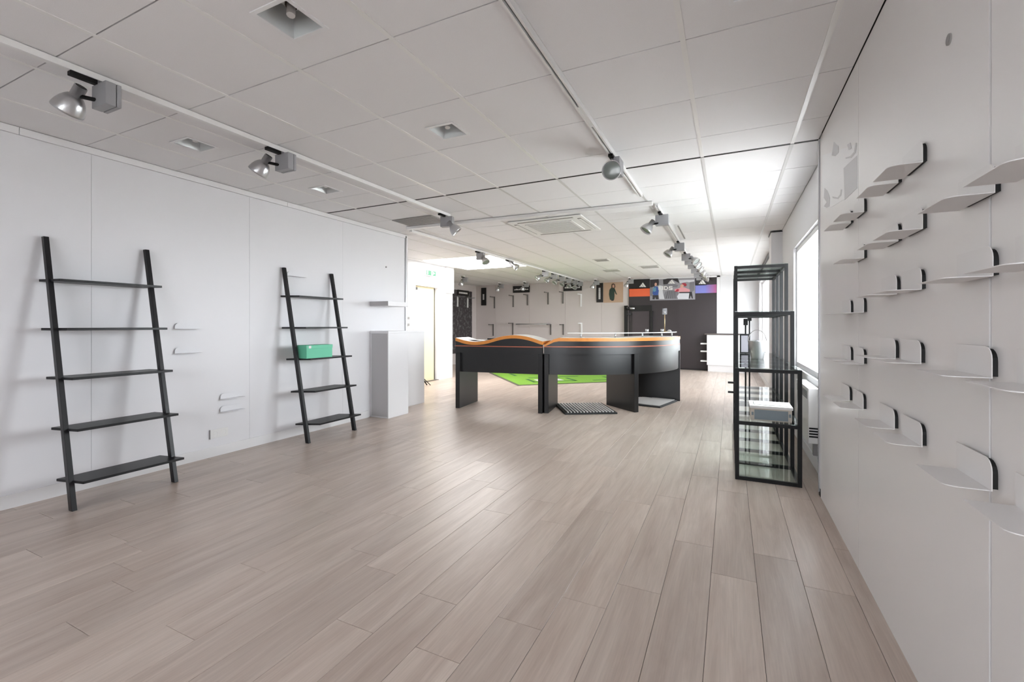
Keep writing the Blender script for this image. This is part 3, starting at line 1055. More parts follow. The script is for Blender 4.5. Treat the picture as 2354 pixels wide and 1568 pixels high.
floor_mat((-1.875, 6.27, 0), (.634, .37, 0), .72, .78, 'striped black and grey scraper mat under the curved counter, left', 15)
floor_mat((-1.12, 7.24, 0), (.222, .975, 0), .74, .60, 'grey scraper mat under the curved counter, right of its middle leg', 17)

c0 = Vector((-3.793, 8.119, 0)); ra, rb = Vector((-.665, .747, 0)), Vector((.747, .665, 0))
LA, LB = 2.5, 3.0
t = thing('green_rug', tuple(c0 + ra * LA / 2 + rb * LB / 2), 'bright green patterned rug on the floor behind the counter', 'rug')


def rq(u, v, z): return tuple(c0 + ra * u + rb * v + Vector((0, 0, z)))


def rpoly(name, pts, z0, h, m):
    part(name, MB().prism([rq(u, v, z0) for u, v in pts], (0, 0, h)), m, t)


rpoly('border', [(0, 0), (LA, 0), (LA, LB), (0, LB)], 0, .008, 'rug_edge')
rpoly('pile', [(.05, .05), (LA - .05, .05), (LA - .05, LB - .05), (.05, LB - .05)], .008, .004, 'rug_green')
for (u, v, w_, h_) in ((.35, .45, .55, .07), (.35, .45, .07, 1.0), (.35, 1.38, .55, .07), (1.1, .6, .07, 1.2), (.9, 1.2, .5, .07), (.3, 1.8, .07, .9), (.3, 2.3, .6, .07), (1.6, .4, .5, .07)):
    rpoly('pattern_line', [(u, v), (u + w_, v), (u + w_, v + h_), (u, v + h_)], .012, .0015, 'rug_dark')
rpoly('pattern_patch', [(.5, .6), (.8, .6), (.8, 1.2), (.5, 1.2)], .012, .001, 'decal_grey')

# ================================================================== GLASS DISPLAY RACK
EX0, EX1 = .035, .478
bays = [3.925 + .449 * i for i in range(6)]
tops = [.865, 1.315, 1.765, 1.765, 1.765]
t = thing('display_rack', ((EX0 + EX1) / 2, (bays[0] + bays[-1]) / 2, 0), 'stepped black frame display rack with glass shelves beside the window', 'display rack')
bw = .028
for i, yb in enumerate(bays):
    h = max(tops[i - 1] if i else 0, tops[i] if i < len(tops) else 0)
    for x in (EX0, EX1 - bw):
        part('post', B(x, x + bw, yb, yb + bw, 0, h), 'black_metal', t)
    levels = [z for z in (0, .428, .837, 1.287, 1.737) if z < h - .01]
    for z in levels:
        part('cross_rail', B(EX0 + bw, EX1 - bw, yb + .002, yb + bw - .002, z, z + .026), 'black_metal', t)
for i, h in enumerate(tops):
    ya, yb = bays[i] + bw, bays[i + 1]
    for z in [q for q in (0, .428, .837, 1.287, 1.737) if q < h - .01]:
        for x in (EX0, EX1 - bw):
            part('side_rail', B(x + .002, x + bw - .002, ya, yb, z, z + .026), 'black_metal', t)
        part('glass_shelf', B(EX0 + .004, EX1 - .004, ya - .024, yb + .001, z + .0265, z + .034), 'shelf_glass', t)
for y_, z_ in ((4.9, .63), (4.95, .53)):
    part('hook', B(EX0 - .055, EX0, y_, y_ + .02, z_, z_ + .018), 'black_metal', t)
# items in the rack
t = thing('storage_box', (.275, 4.05, .4625), 'flat grey box with pale corners in the low end of the rack', 'box')
part('body', B(.145, .420, 3.985, 4.24, .4625, .555), 'box_card', t, bevel=.002)
part('front_panel', B(.170, .395, 3.981, 3.985, .470, .545), 'box_grey', t)
part('lid', B(.138, .427, 3.978, 4.245, .555, .575), 'paper_white', t, bevel=.002)
for xx in (.150, .400):
    part('clasp', B(xx, xx + .014, 3.979, 3.985, .50, .525), 'box_grey', t)
single('paper_sheet', B(.17, .40, 4.02, 4.20, .5755, .580), 'paper_white', 'white paper lying on the grey box in the rack', 'paper')


# wire bucket with a handle on the middle level, lamp-like stands behind the rack
x, y, z = .24, 5.05, .872
t = thing('bucket', (x, y, z), 'small silver bucket with raised handle on the middle level of the rack', 'bucket')
part('body', MB().lathe((x, y, z), (0, 0, 1), [(0, 0), (0, .055), (.17, .08), (.175, .083), (.17, .076), (.006, .05), (.006, 0)], 20), 'silver', t)
mb = MB()
for i in range(12):
    a0, a1 = math.pi * i / 12, math.pi * (i + 1) / 12
    mb.tube((x + .08 * math.cos(a0), y, z + .17 + .11 * math.sin(a0)), (x + .08 * math.cos(a1), y, z + .17 + .11 * math.sin(a1)), .004, 6, None, False)
part('handle', mb, 'rail_grey', t)
part('contents', MB().lathe((x, y, z + .13), (0, 0, 1), [(0, .07), (.03, .05), (.045, .02), (.05, 0)], 14), 'print_grey', t)
for px, h, lb in ((1714, 1.30, 'left'), (1723, 1.37, 'right')):
    p = on_y(px, 760, 7.9 if lb == 'left' else 8.2)
    t = thing('sign_stand', (p[0], p[1], 0), 'thin black stand with small head behind the glass rack, the %s one' % lb, 'stand', 'black stands behind the rack')
    part('base', MB().lathe((p[0], p[1], 0), (0, 0, 1), [(0, 0), (0, .09), (.012, .09), (.018, .015), (.018, 0)], 16), 'black_metal', t)
    part('pole', MB().tube((p[0], p[1], .015), (p[0], p[1], h - .1), .012, 8), 'black_metal', t)
    part('head', B(p[0] - .03, p[0] + .03, p[1] - .03, p[1] + .03, h - .1, h), 'black_metal', t, bevel=.005)
t = thing('photo_frame', (.14, 5.85, .872), 'black framed picture standing on the rack behind the silver bucket', 'frame')
part('frame', B(.10, .20, 5.85, 5.87, .872, 1.10), 'black_metal', t)
part('picture', B(.115, .185, 5.848, 5.851, .89, 1.08), 'print_grey', t)

# convector heater under the window
t = thing('convector_heater', (XW, 4.65, .25), 'white wall convector heater under the right window', 'heater')
part('body', B(XW - .085, XW, 4.30, 5.02, .25, .69), 'heater_white', t, bevel=.004)
for i in range(6):
    part('grille_slat', B(XW - .0885, XW - .083, 4.36, 4.96, .60 + i * .011, .606 + i * .011), 'heater_grille', t)
for i in range(4):
    part('control_button', B(XW - .08, XW - .02, 4.2965, 4.3005, .30 + i * .022, .312 + i * .022), 'black_metal', t)
part('bracket', B(XW - .03, XW, 4.45, 4.50, .12, .25), 'heater_grille', t)

# ================================================================== FAR FURNITURE
ca, cb = Vector((-.545, 12.80, 0)), Vector((.30, 12.62, 0))
e1 = (cb - ca).normalized(); e2 = Vector((-e1.y, e1.x, 0))
t = thing('till_counter', tuple((ca + cb) / 2), 'white far counter with dark top right of the dark wall', 'counter')
ln = (cb - ca).length


def cbx(u0, u1, v0, v1, z0, z1):
    c = ca + e1 * (u0 + u1) / 2 + e2 * (v0 + v1) / 2; c.z = (z0 + z1) / 2
    return MB().obox(c, e1, e2, (0, 0, 1), (u1 - u0) / 2, (v1 - v0) / 2, (z1 - z0) / 2)


part('body', cbx(0, ln, 0, .20, .17, .955), 'cabinet_white', t)
part('plinth', cbx(.02, ln, .015, .20, 0, .17), 'cabinet_white', t)
part('worktop', cbx(-.05, ln, -.03, .22, .955, .99), 'cabinet_top', t)
for z in (.245, .50, .70):
    part('side_shelf', cbx(-.17, 0, .04, .18, z, z + .035), 'trim_white', t)

# black door frame and mirror against the far wall
def fpoly(parent, name, pts, m, lift, th=.002, Y=None):
    Y = (YF if Y is None else Y) - lift
    poly = [on_y(x, y, Y) for x, y in pts]
    return part(name, MB().prism(poly, (0, th, 0)), m, parent)


def frect(parent, name, x0, y0, x1, y1, m, lift, th=.002, Y=None):
    Yv = (YF if Y is None else Y) - lift
    a = on_y(x0, y0, Yv); b = on_y(x1, y1, Yv)
    # keep rectangles level in the world
    return part(name, B(a[0], b[0], Yv, Yv + th, b[2], a[2]), m, parent)


p = on_y(1465, 845, YF)
t = thing('fitting_door', (p[0], YF - .03, 0), 'dark door with black frame at left of the dark far wall', 'door')
a0, a1_ = on_y(1434, 703, YF - .1), on_y(1446, 703, YF - .1)
part('leaf', B(-2.50, -2.03, YF - .06, YF - .032, 0, 1.62), 'far_door', t)
part('head', B(-2.55, -1.97, YF - .11, YF - .032, 1.60, 1.76), 'black_matte', t)
part('jamb', B(-2.00, -1.94, YF - .11, YF - .032, 0, 1.60), 'black_matte', t)
part('jamb', B(-2.72, -2.63, YF - .11, YF - .032, 0, 1.76), 'black_matte', t)
part('closer', MB().tube((-2.58, YF - .13, 1.68), (-2.42, YF - .13, 1.68), .035, 12), 'silver', t)
part('closer_arm', MB().tube((-2.66, YF - .14, 1.68), (-2.58, YF - .14, 1.68), .045, 12), 'black_matte', t)
part('cross_bar', B(-2.64, -2.52, YF - .10, YF - .04, 1.50, 1.54), 'frame_dark', t)

# black name signs with white lettering strokes
def name_sign(x0, y0, x1, y1, label, vertical, seed, tx=None):
    a, b = on_y(x0, y0, YF - .03), on_y(x1, y1, YF - .03)
    t = thing('name_sign', ((a[0] + b[0]) / 2, YF - .03, b[2]), label, 'sign', 'black name signs on the far wall')
    part('board', B(a[0], b[0], YF - .03, YF - .001, b[2], a[2]), 'sign_black', t)
    rnd = random.Random(seed)
    mb = MB()
    if vertical:
        zc0, zc1 = (tx or (.28, .72))
        z = a[2] - (a[2] - b[2]) * zc0
        end = a[2] - (a[2] - b[2]) * zc1
        xc = (a[0] + b[0]) / 2
        while z > end:
            h = rnd.uniform(.018, .03)
            mb.box(xc - .028, xc + .028, YF - .032, YF - .0301, z - h, z)
            z -= h + .008
    else:
        zc = (a[2] + b[2]) / 2
        x = a[0] + (b[0] - a[0]) * .08
        while x < b[0] - (b[0] - a[0]) * .10:
            w = rnd.uniform(.02, .034)
            hh = rnd.choice((.028, .036, .045))
            mb.box(x, x + w, YF - .032, YF - .0301, zc - .028, zc - .028 + hh)
            x += w + .009
    part('lettering', mb, 'sign_white', t)


name_sign(1106, 662, 1117, 702, 'upright black sign with short white lettering by the far left corner', True, 1, (.36, .66))
name_sign(1179, 658, 1217, 672, 'wide black lettered sign on far wall, the left one', False, 2)
name_sign(1295, 653, 1337, 668, 'wide black lettered sign on far wall, the right one', False, 3)
name_sign(1371, 651, 1385.5, 695, 'upright black lettered sign beside the tan child poster', True, 4, (.25, .80))

# tan poster with a child in a green coat
a, b = on_y(1387, 650, YF - .03), on_y(1432, 695, YF - .03)
t = thing('child_poster', ((a[0] + b[0]) / 2, YF - .02, b[2]), 'tan poster of a standing child in dark green hooded coat', 'poster')
part('sheet', B(a[0], b[0], YF - .02, YF - .001, b[2], a[2]), 'poster_tan', t)


def zb(x, y): return (1230 + x / 7.84, 600 + y / 7.84)


L_ = .024
fpoly(t, 'print_figure', [zb(*q) for q in [(1340, 520), (1375, 480), (1430, 480), (1470, 590), (1480, 605), (1455, 600), (1432, 545), (1432, 640), (1425, 700), (1350, 700), (1332, 600)]], 'print_green', L_)
fpoly(t, 'print_hood', [zb(*q) for q in [(1372, 470), (1378, 420), (1410, 402), (1440, 420), (1450, 470), (1425, 492), (1390, 492)]], 'print_brown', L_ + .001)
fpoly(t, 'print_face', [zb(*q) for q in [(1394, 470), (1396, 435), (1412, 425), (1428, 440), (1428, 470), (1412, 485)]], 'print_skin', L_ + .002)
fpoly(t, 'print_legs', [zb(*q) for q in [(1365, 698), (1420, 698), (1412, 718), (1376, 718)]], 'print_dark', L_ + .001)

# prints on the dark wall
t = thing('wall_banner', (on_y(1470, 660, YF)[0], YF - .04, 2.0), 'orange band banner under white three-stripe triangle logo, left end', 'banner')
LB_ = .034
frect(t, 'black_field', 1446.5, 643, 1494, 663, 'sign_black', LB_)
frect(t, 'orange_band', 1446.5, 663.5, 1494, 681, 'poster_orange', LB_)


def logo(parent, cx, base, w, h, lift):
    """a triangle of three slanted bars, tallest on the right"""
    for i, (f0, hh) in enumerate(((0, .42), (.30, .72), (.60, 1.0))):
        x0 = cx - w / 2 + w * f0 * .75
        bw_ = w * .27
        top = base - h * hh
        sl = h * hh * .42
        fpoly(parent, 'logo_bar', [(x0 + sl * .0, base - h * .0), (x0 + bw_, base), (x0 + bw_ - sl * .62 * 0 + 0, base - h * hh * .25), (x0 + bw_ * .45 + 0, top), (x0 + bw_ * .0 - 0, base - h * hh * .45)], 'sign_white', lift)


def tri_logo(parent, cx, base, w, h, lift):
    # three bars cut from a triangle, parted by dark slits
    L0, R0, T = (cx - w / 2, base), (cx + w / 2, base), (cx, base - h)
    def P(u, v): return (cx - w / 2 + w * u, base - h * v)
    fpoly(parent, 'logo_bar', [P(0, 0), P(.26, 0), P(.14, .30), P(.07, .18)], 'sign_white', lift)
    fpoly(parent, 'logo_bar', [P(.31, 0), P(.62, 0), P(.32, .66), P(.18, .36)], 'sign_white', lift)
    fpoly(parent, 'logo_bar', [P(.67, 0), P(1, 0), P(.52, 1), P(.36, .72)], 'sign_white', lift)


tri_logo(t, 1477.5, 660, 16, 10.5, LB_ + .002)
t = thing('wall_banner', (on_y(1623, 660, YF)[0], YF - .04, 2.0), 'violet to pink band banner under white triangle logo, right end', 'banner')
frect(t, 'black_field', 1598.5, 642, 1625, 655.5, 'print_dark', LB_)
frect(t, 'violet_band', 1598.5, 655.5, 1647, 673, 'poster_violet', LB_)
tri_logo(t, 1614.5, 653, 17, 11, LB_ + .002)

t = thing('kids_poster', (on_y(1546, 660, YF)[0], YF - .045, 1.9), 'wide collage poster of children with KIDS lettering and triangle logo', 'poster')
LK = .045
frect(t, 'sheet', 1494, 643, 1598, 688.5, 'print_mid', LK, .012)


def zk(x, y): return (1480 + x / 11.77, 620 + y / 11.77)


def kp(name, pts, m, lv): fpoly(t, name, [zk(*q) for q in pts], m, LK + .001 + lv * .0015)


kp('print_field', [(950, 280), (1370, 270), (1365, 330), (1240, 345), (1160, 330), (980, 370)], 'print_light', .2)
kp('print_field', [(955, 640), (1230, 640), (1210, 795), (925, 795), (900, 720)], 'print_light', .2)
kp('print_field', [(415, 420), (500, 440), (520, 640), (560, 795), (420, 795), (400, 640)], 'print_light', .2)
kp('print_field', [(170, 270), (400, 255), (410, 330), (400, 420), (240, 470), (170, 480)], 'print_dark', 0)
kp('print_field', [(170, 480), (240, 470), (240, 720), (170, 700)], 'print_grey', 0)
kp('child_print', [(255, 500), (300, 450), (370, 460), (410, 520), (400, 600), (385, 690), (260, 690), (235, 640)], 'print_blue', 1)
kp('child_print', [(255, 500), (330, 470), (330, 580), (280, 600), (250, 580)], 'print_teal', 2)
kp('child_face', [(290, 380), (320, 350), (350, 365), (355, 410), (330, 445), (295, 440)], 'print_skin', 2)
kp('child_hair', [(270, 400), (280, 350), (330, 325), (370, 350), (375, 430), (352, 430), (345, 370), (295, 385), (285, 430)], 'print_dark', 1.5)
kp('child_legs', [(240, 690), (390, 690), (400, 800), (330, 800), (310, 740), (290, 800), (235, 800)], 'print_dark', 1)
kp('print_field', [(520, 270), (640, 240), (920, 235), (960, 370), (900, 330), (830, 300), (770, 260), (700, 300), (640, 390), (530, 420)], 'print_dark', 0)
kp('print_field', [(530, 400), (650, 390), (840, 385), (930, 420), (900, 480), (760, 470), (540, 560)], 'print_grey', .5)
kp('ball_print', [(560, 790), (540, 690), (580, 600), (680, 560), (800, 555), (920, 610), (940, 660), (900, 720), (920, 790)], 'print_grey', 1)
for k in range(5):
    kp('ball_line', [(600 + 60 * k, 780), (612 + 60 * k, 780), (660 + 45 * k, 580), (650 + 45 * k, 580)], 'print_dark', 1.6)
kp('child_print', [(830, 530), (960, 500), (1000, 470), (1100, 480), (1190, 520), (1250, 540), (1240, 600), (960, 605), (830, 590)], 'print_pink', 1)
kp('child_print', [(840, 600), (900, 520), (960, 540), (930, 590)], 'print_red', 2)
kp('child_face', [(980, 440), (1010, 400), (1060, 400), (1080, 440), (1050, 490), (1000, 480)], 'print_skin', 2)
kp('child_hat', [(1020, 385), (1060, 360), (1130, 365), (1165, 410), (1140, 450), (1100, 450), (1070, 405)], 'print_red', 2.2)
kp('print_field', [(1240, 340), (1360, 320), (1370, 560), (1290, 610), (1230, 580), (1235, 430)], 'print_grey', .6)
kp('print_field', [(960, 605), (1240, 600), (1240, 628), (960, 632)], 'print_dark', 1.2)
kp('child_legs', [(1235, 600), (1300, 600), (1330, 780), (1300, 780), (1270, 700), (1245, 780), (1215, 780)], 'print_dark', 1.4)
tri_logo(t, zk(755, 0)[0], zk(0, 378)[1], 15.5, 9.5, LK + .006)
# KIDS letters as flat strokes
lz0, lz1 = 548, 445


def letter(ch, x, w):
    s = 26
    def bar(pts): kp('letter_stroke', pts, 'sign_white', 3.2)
    if ch == 'K':
        bar([(x, lz0), (x + s, lz0), (x + s, lz1), (x, lz1)])
        bar([(x + s, lz0 - 62), (x + w - 22, lz1), (x + w, lz1), (x + s + 6, lz0 - 42)])
        bar([(x + s + 2, lz0 - 56), (x + s + 22, lz0 - 70), (x + w, lz0), (x + w - 26, lz0)])
    if ch == 'I':
        bar([(x, lz0), (x + s, lz0), (x + s, lz1), (x, lz1)])
    if ch == 'D':
        bar([(x, lz0), (x + s, lz0), (x + s, lz1), (x, lz1)])
        bar([(x + s, lz1), (x + w * .6, lz1), (x + w, lz1 + 34), (x + w - s, lz1 + 38), (x + w * .55, lz1 + 22), (x + s, lz1 + 22)])
        bar([(x + w, lz1 + 34), (x + w, lz0 - 34), (x + w - s, lz0 - 38), (x + w - s, lz1 + 38)])
        bar([(x + s, lz0), (x + w * .6, lz0), (x + w, lz0 - 34), (x + w - s, lz0 - 38), (x + w * .55, lz0 - 22), (x + s, lz0 - 22)])
    if ch == 'S':
        mid = (lz0 + lz1) / 2
        bar([(x + 8, lz1), (x + w, lz1), (x + w, lz1 + 22), (x + 8, lz1 + 22)])
        bar([(x, lz1 + 10), (x + s, lz1 + 10), (x + s, mid + 8), (x, mid)])
        bar([(x + 6, mid - 10), (x + w - 4, mid - 10), (x + w, mid + 12), (x + 6, mid + 12)])
        bar([(x + w - s, mid), (x + w, mid + 4), (x + w, lz0 - 10), (x + w - s, lz0 - 10)])
        bar([(x, lz0 - 22), (x + w - 8, lz0 - 22), (x + w - 8, lz0), (x, lz0)])


letter('K', 395, 90); letter('I', 500, 26); letter('D', 545, 112); letter('S', 680, 95)

# starry dark poster on the far left wall
t = thing('night_poster', (XB + .012, 11.3, .33), 'tall dark speckled poster panel on the far left wall', 'poster')
ya, yb = on_x(1034, 700, XB + .02)[1], on_x(1085, 700, XB + .02)[1]
zt, zb_ = on_x(1060, 669, XB + .02)[2], .33
part('sheet', B(XB + .004, XB + .02, ya - .4, yb, zb_, zt + .02), 'poster_night', t)
q0, q1 = on_x(1053, 668, XB + .05), on_x(1078, 681, XB + .05)
t = thing('name_sign', (XB + .02, (q0[1] + q1[1]) / 2, q1[2]), 'black lettered sign at top of the dark speckled poster', 'sign')
part('board', B(XB + .021, XB + .05, q0[1], q1[1], q1[2], q0[2] + .03), 'sign_black', t)
mb = MB(); yy = q0[1] + .06
rnd = random.Random(9)
while yy < q1[1] - .08:
    w = rnd.uniform(.03, .05); mb.box(XB + .0505, XB + .052, yy, yy + w, q1[2] + .055, q1[2] + .105); yy += w + .012
part('lettering', mb, 'sign_white', t)

# hanging rails (uprights and arms) on the far walls
def rail(x, z0, z1, label, m='rail_grey'):
    t = thing('hanging_rail', (x, YF, z0), label, 'wall rail', 'hanging rails on the far wall')
    part('upright', B(x - .022, x + .022, YF - .02, YF - .001, z0, z1), m, t)
    part('arm', B(x - .010, x + .010, YF - .30, YF - .02, z1 - .03, z1 - .005), m, t)
    part('tip', MB().tube((x, YF - .31, z1 - .0175), (x, YF - .295, z1 - .0175), .02, 8), m, t)


ks = YF / 12.85


def hz(z): return CAMH + (z - CAMH) * ks


up = [(-6.821, 2.122, 1.745), (-6.154, 2.145, 1.775), (-5.66, 2.158, 1.82), (-4.982, 2.204, 1.834), (-4.508, 2.202, 1.85), (-3.943, 2.12, 1.749)]
dn = [(-6.868, 1.241, .863), (-6.169, 1.281, .897), (-4.897, 1.239, .909), (-4.495, 1.238, .913), (-3.93, 1.276, .93)]
for i, (x, a, b) in enumerate(up):
    rail(x * ks, hz(b), hz(a), 'grey metal hanging rail on far wall, upper row, %s from left' % ords[i], 'rail_grey' if i < 5 else 'trim_white')
for i, (x, a, b) in enumerate(dn):
    rail(x * ks, hz(b), hz(a), 'grey metal hanging rail on far wall, lower row, %s from left' % ords[i], 'rail_grey' if i < 4 else 'trim_white')
t = thing('clothes_bar', (-5.42 * ks, YF - .28, hz(1.22)), 'long horizontal grey clothes bar on the far wall', 'clothes bar')
part('bar', MB().tube((-5.93 * ks, YF - .28, hz(1.235)), (-4.92 * ks, YF - .28, hz(1.235)), .014, 8), 'alu', t)
for x in (-5.93 * ks, -4.92 * ks):
    part('bracket', B(x - .012, x + .012, YF - .29, YF - .001, hz(1.235) - .02, hz(1.235) + .02), 'alu', t)
for i, (px, z1, z0) in enumerate(((1052, 2.10, 1.78), (1075, 2.09, 1.77))):
    y_ = on_x(px, 700, XB + .03)[1]
    t = thing('hanging_rail', (XB + .02, y_, z0), 'pale hanging rail on the dark speckled poster, %s' % ('nearer' if i == 0 else 'further'), 'wall rail', 'hanging rails on the poster wall')
    part('upright', B(XB + .021, XB + .04, y_ - .03, y_ + .03, z0, z1), 'trim_white', t)
    part('arm', B(XB + .04, XB + .30, y_ - .012, y_ + .012, z1 - .03, z1 - .005), 'alu', t)

# ================================================================== CEILING FITTINGS
# lighting tracks
def track(x, ya, yb, label, closed=False):
    t = thing('lighting_track', (x, (ya + yb) / 2, CEIL - .035), label, 'lighting track', 'ceiling lighting tracks')
    part('rail', MB().box(x - .018, x - .006, ya, yb, CEIL - .036, CEIL - .004).box(x + .006, x + .018, ya, yb, CEIL - .036, CEIL - .004).box(x - .006, x + .006, ya, yb, CEIL - .018, CEIL - .004), 'white_plastic', t)
    part('slot', B(x - .0059, x + .0059, ya + .01, yb - .01, CEIL - (.0362 if closed else .0195), CEIL - .0185), 'white_plastic' if closed else 'frame_dark', t)
    part('end_cap', B(x - .019, x + .019, yb, yb + .012, CEIL - .037, CEIL - .004), 'white_plastic', t)
    return t


track(-2.985, Y0 + .1, 4.47, 'white ceiling lighting track on the left, nearest the left wall', True)
tr2 = track(-.803, Y0 + .1, 4.60, 'white ceiling lighting track in the near right half')
part('joint_cover', B(-.8085, -.7975, 2.56, 2.85, CEIL - .0365, CEIL - .019), 'white_plastic', tr2)
track(-3.935, 4.97, 12.95, 'white ceiling lighting track passing the luminous ceiling field', True)
track(-.715, 5.08, 12.95, 'white ceiling lighting track in the far right half')
# cable trunking across the room
A_, B_ = Vector((-3.88, 4.83, 0)), Vector((-.742, 4.965, 0))
e_ = (B_ - A_).normalized(); n_ = Vector((-e_.y, e_.x, 0))
t = thing('cable_trunking', ((A_ + B_) / 2)[:2] + (CEIL - .04,), 'white cable trunking crossing the ceiling between the tracks', 'cable trunking')
c = (A_ + B_) / 2; c.z = CEIL - .020
part('channel', MB().obox(c, e_, n_, (0, 0, 1), (B_ - A_).length / 2, .03, .0155), 'white_plastic', t, bevel=.002)
c2 = c.copy(); c2.z = CEIL - .037
part('cover', MB().obox(c2, e_, n_, (0, 0, 1), (B_ - A_).length / 2, .026, .0015), 'trim_white', t)
# grey return air tile beside it
t = thing('air_grille', (-3.5, 4.58, CEIL - .012), 'flat grey air grille in ceiling beside the left track end', 'air grille', 'ceiling air grilles')
part('frame', B(-3.80, -3.20, 4.43, 4.77, CEIL - .010, CEIL - .004), 'heater_grille', t)
for i in range(8):
    part('slat', B(-3.78, -3.22, 4.45 + i * .039, 4.465 + i * .039, CEIL - .013, CEIL - .010), 'grey_joint', t)
# linear slot vent beside the right far track
t = thing('air_grille', (-.62, 6.77, CEIL - .01), 'long thin slot vent in ceiling right of the far track', 'air grille', 'ceiling air grilles')
part('frame', B(-.655, -.595, 6.24, 7.30, CEIL - .010, CEIL - .004), 'white_plastic', t)
part('slot', B(-.625, -.605, 6.27, 7.27, CEIL - .0115, CEIL - .010), 'heater_grille', t)
for (x, y_, s, lb) in ((-2.32, 8.95, .30, 'small square ceiling vent, nearest of the three far ones'), (-2.55, 10.75, .42, 'square ceiling vent, left of the far pair'), (-1.62, 10.45, .42, 'square ceiling vent, right of the far pair')):
    t = thing('air_grille', (x, y_, CEIL - .012), lb, 'air grille', 'ceiling air grilles')
    part('frame', B(x - s / 2, x + s / 2, y_ - s / 2, y_ + s / 2, CEIL - .012, CEIL - .004), 'white_plastic', t)
    for k in range(5):
        yy = y_ - s * .38 + s * .19 * k
        part('slat', B(x - s * .42, x + s * .42, yy - .016, yy + .016, CEIL - .015, CEIL - .012), 'heater_grille', t)
# cassette air conditioner
ax0, ax1, ay0, ay1 = -2.55, -1.58, 5.14, 6.05
t = thing('air_conditioner', ((ax0 + ax1) / 2, (ay0 + ay1) / 2, CEIL - .03), 'white square cassette air conditioner set in the ceiling', 'air conditioner')
part('frame', MB().box(ax0, ax1, ay0, ay1, CEIL - .022, CEIL - .004), 'white_plastic', t, bevel=.008)
part('inner_frame', MB().box(ax0 + .17, ax1 - .17, ay0 + .17, ay1 - .17, CEIL - .032, CEIL - .022), 'white_plastic', t, bevel=.006)
for (x0, x1, y0, y1) in ((ax0 + .12, ax1 - .12, ay0 + .04, ay0 + .085), (ax0 + .12, ax1 - .12, ay1 - .085, ay1 - .04), (ax0 + .04, ax0 + .085, ay0 + .12, ay1 - .12), (ax1 - .085, ax1 - .04, ay0 + .12, ay1 - .12)):
    sl = part('air_slot', B(x0, x1, y0, y1, CEIL - .0235, CEIL - .022), 'rail_grey', t)
    part('flap', B(x0 + .006, x1 - .006, y0 + .028, y1 - .004, CEIL - .026, CEIL - .0235), 'white_plastic', sl)
for k in range(12):
    yy = ay0 + .20 + k * (ay1 - ay0 - .40) / 11
    part('grille_bar', B(ax0 + .20, ax1 - .20, yy - .012, yy + .012, CEIL - .035, CEIL - .032), 'ceiling_bar_rear', t)

# luminous ceiling field (daylight panel)
t = thing('ceiling_light_field', ((SKX0 + SKX1) / 2, (SKY0 + SKY1) / 2, CEIL), 'large bright white luminous panel in the ceiling by the door', 'ceiling light')
nx, ny = 3, 3
wx, wy = (SKX1 - SKX0) / nx, (SKY1 - SKY0) / ny
for i in range(nx):
    for j in range(ny):
        part('diffuser', B(SKX0 + i * wx + .008, SKX0 + (i + 1) * wx - .008, SKY0 + j * wy + .008, SKY0 + (j + 1) * wy - .008, CEIL + .004, CEIL + .010), 'skylight_panel', t)
mb = MB()
for i in range(nx + 1):
    mb.box(SKX0 + i * wx - .010, SKX0 + i * wx + .010, SKY0, SKY1, CEIL - .003, CEIL + .003)
for j in range(ny + 1):
    mb.box(SKX0, SKX1, SKY0 + j * wy - .010, SKY0 + j * wy + .010, CEIL - .0025, CEIL + .0029)
part('frame', mb, 'ceiling_bar', t)

# recessed downlights
dl_lab = ['square recessed downlight nearest, at top of the view', 'square recessed downlight in mid ceiling between the tracks', 'square recessed downlight by left wall, nearer one', 'square recessed downlight by left wall, further one', 'square recessed downlight at the top edge, right of the right track']
for i, (x, y_) in enumerate(DL):
    t = thing('downlight', (x, y_, CEIL), dl_lab[i], 'downlight', 'square recessed downlights')
    h = DLH
    fr = MB()
    for (a, b, c, d) in ((x - h - .012, x + h + .012, y_ - h - .012, y_ - h + .006), (x - h - .012, x + h + .012, y_ + h - .006, y_ + h + .012), (x - h - .012, x - h + .006, y_ - h + .006, y_ + h - .006), (x + h - .006, x + h + .012, y_ - h + .006, y_ + h - .006)):
        fr.box(a, b, c, d, CEIL - .005, CEIL - .0004)
    part('trim_ring', fr, 'trim_white', t)
    # pyramid reflector open at the bottom
    g = h - .003; k = .07; zt = CEIL + .10
    vs = [(x - g, y_ - g, CEIL), (x + g, y_ - g, CEIL), (x + g, y_ + g, CEIL), (x - g, y_ + g, CEIL), (x - k, y_ - k, zt), (x + k, y_ - k, zt), (x + k, y_ + k, zt), (x - k, y_ + k, zt)]
    rf = part('reflector', MB().add(vs, [(0, 1, 5, 4), (1, 2, 6, 5), (2, 3, 7, 6), (3, 0, 4, 7), (4, 5, 6, 7)]), 'reflector', t)
    part('lamp', MB().tube((x - .02, y_ + .02, CEIL + .098), (x - .01, y_ + .01, CEIL + .03), .018, 10), 'white_plastic', rf)
    part('lamp_holder', MB().tube((x - .022, y_ + .022, CEIL + .099), (x - .018, y_ + .018, CEIL + .08), .026, 10), 'door_gap', rf)

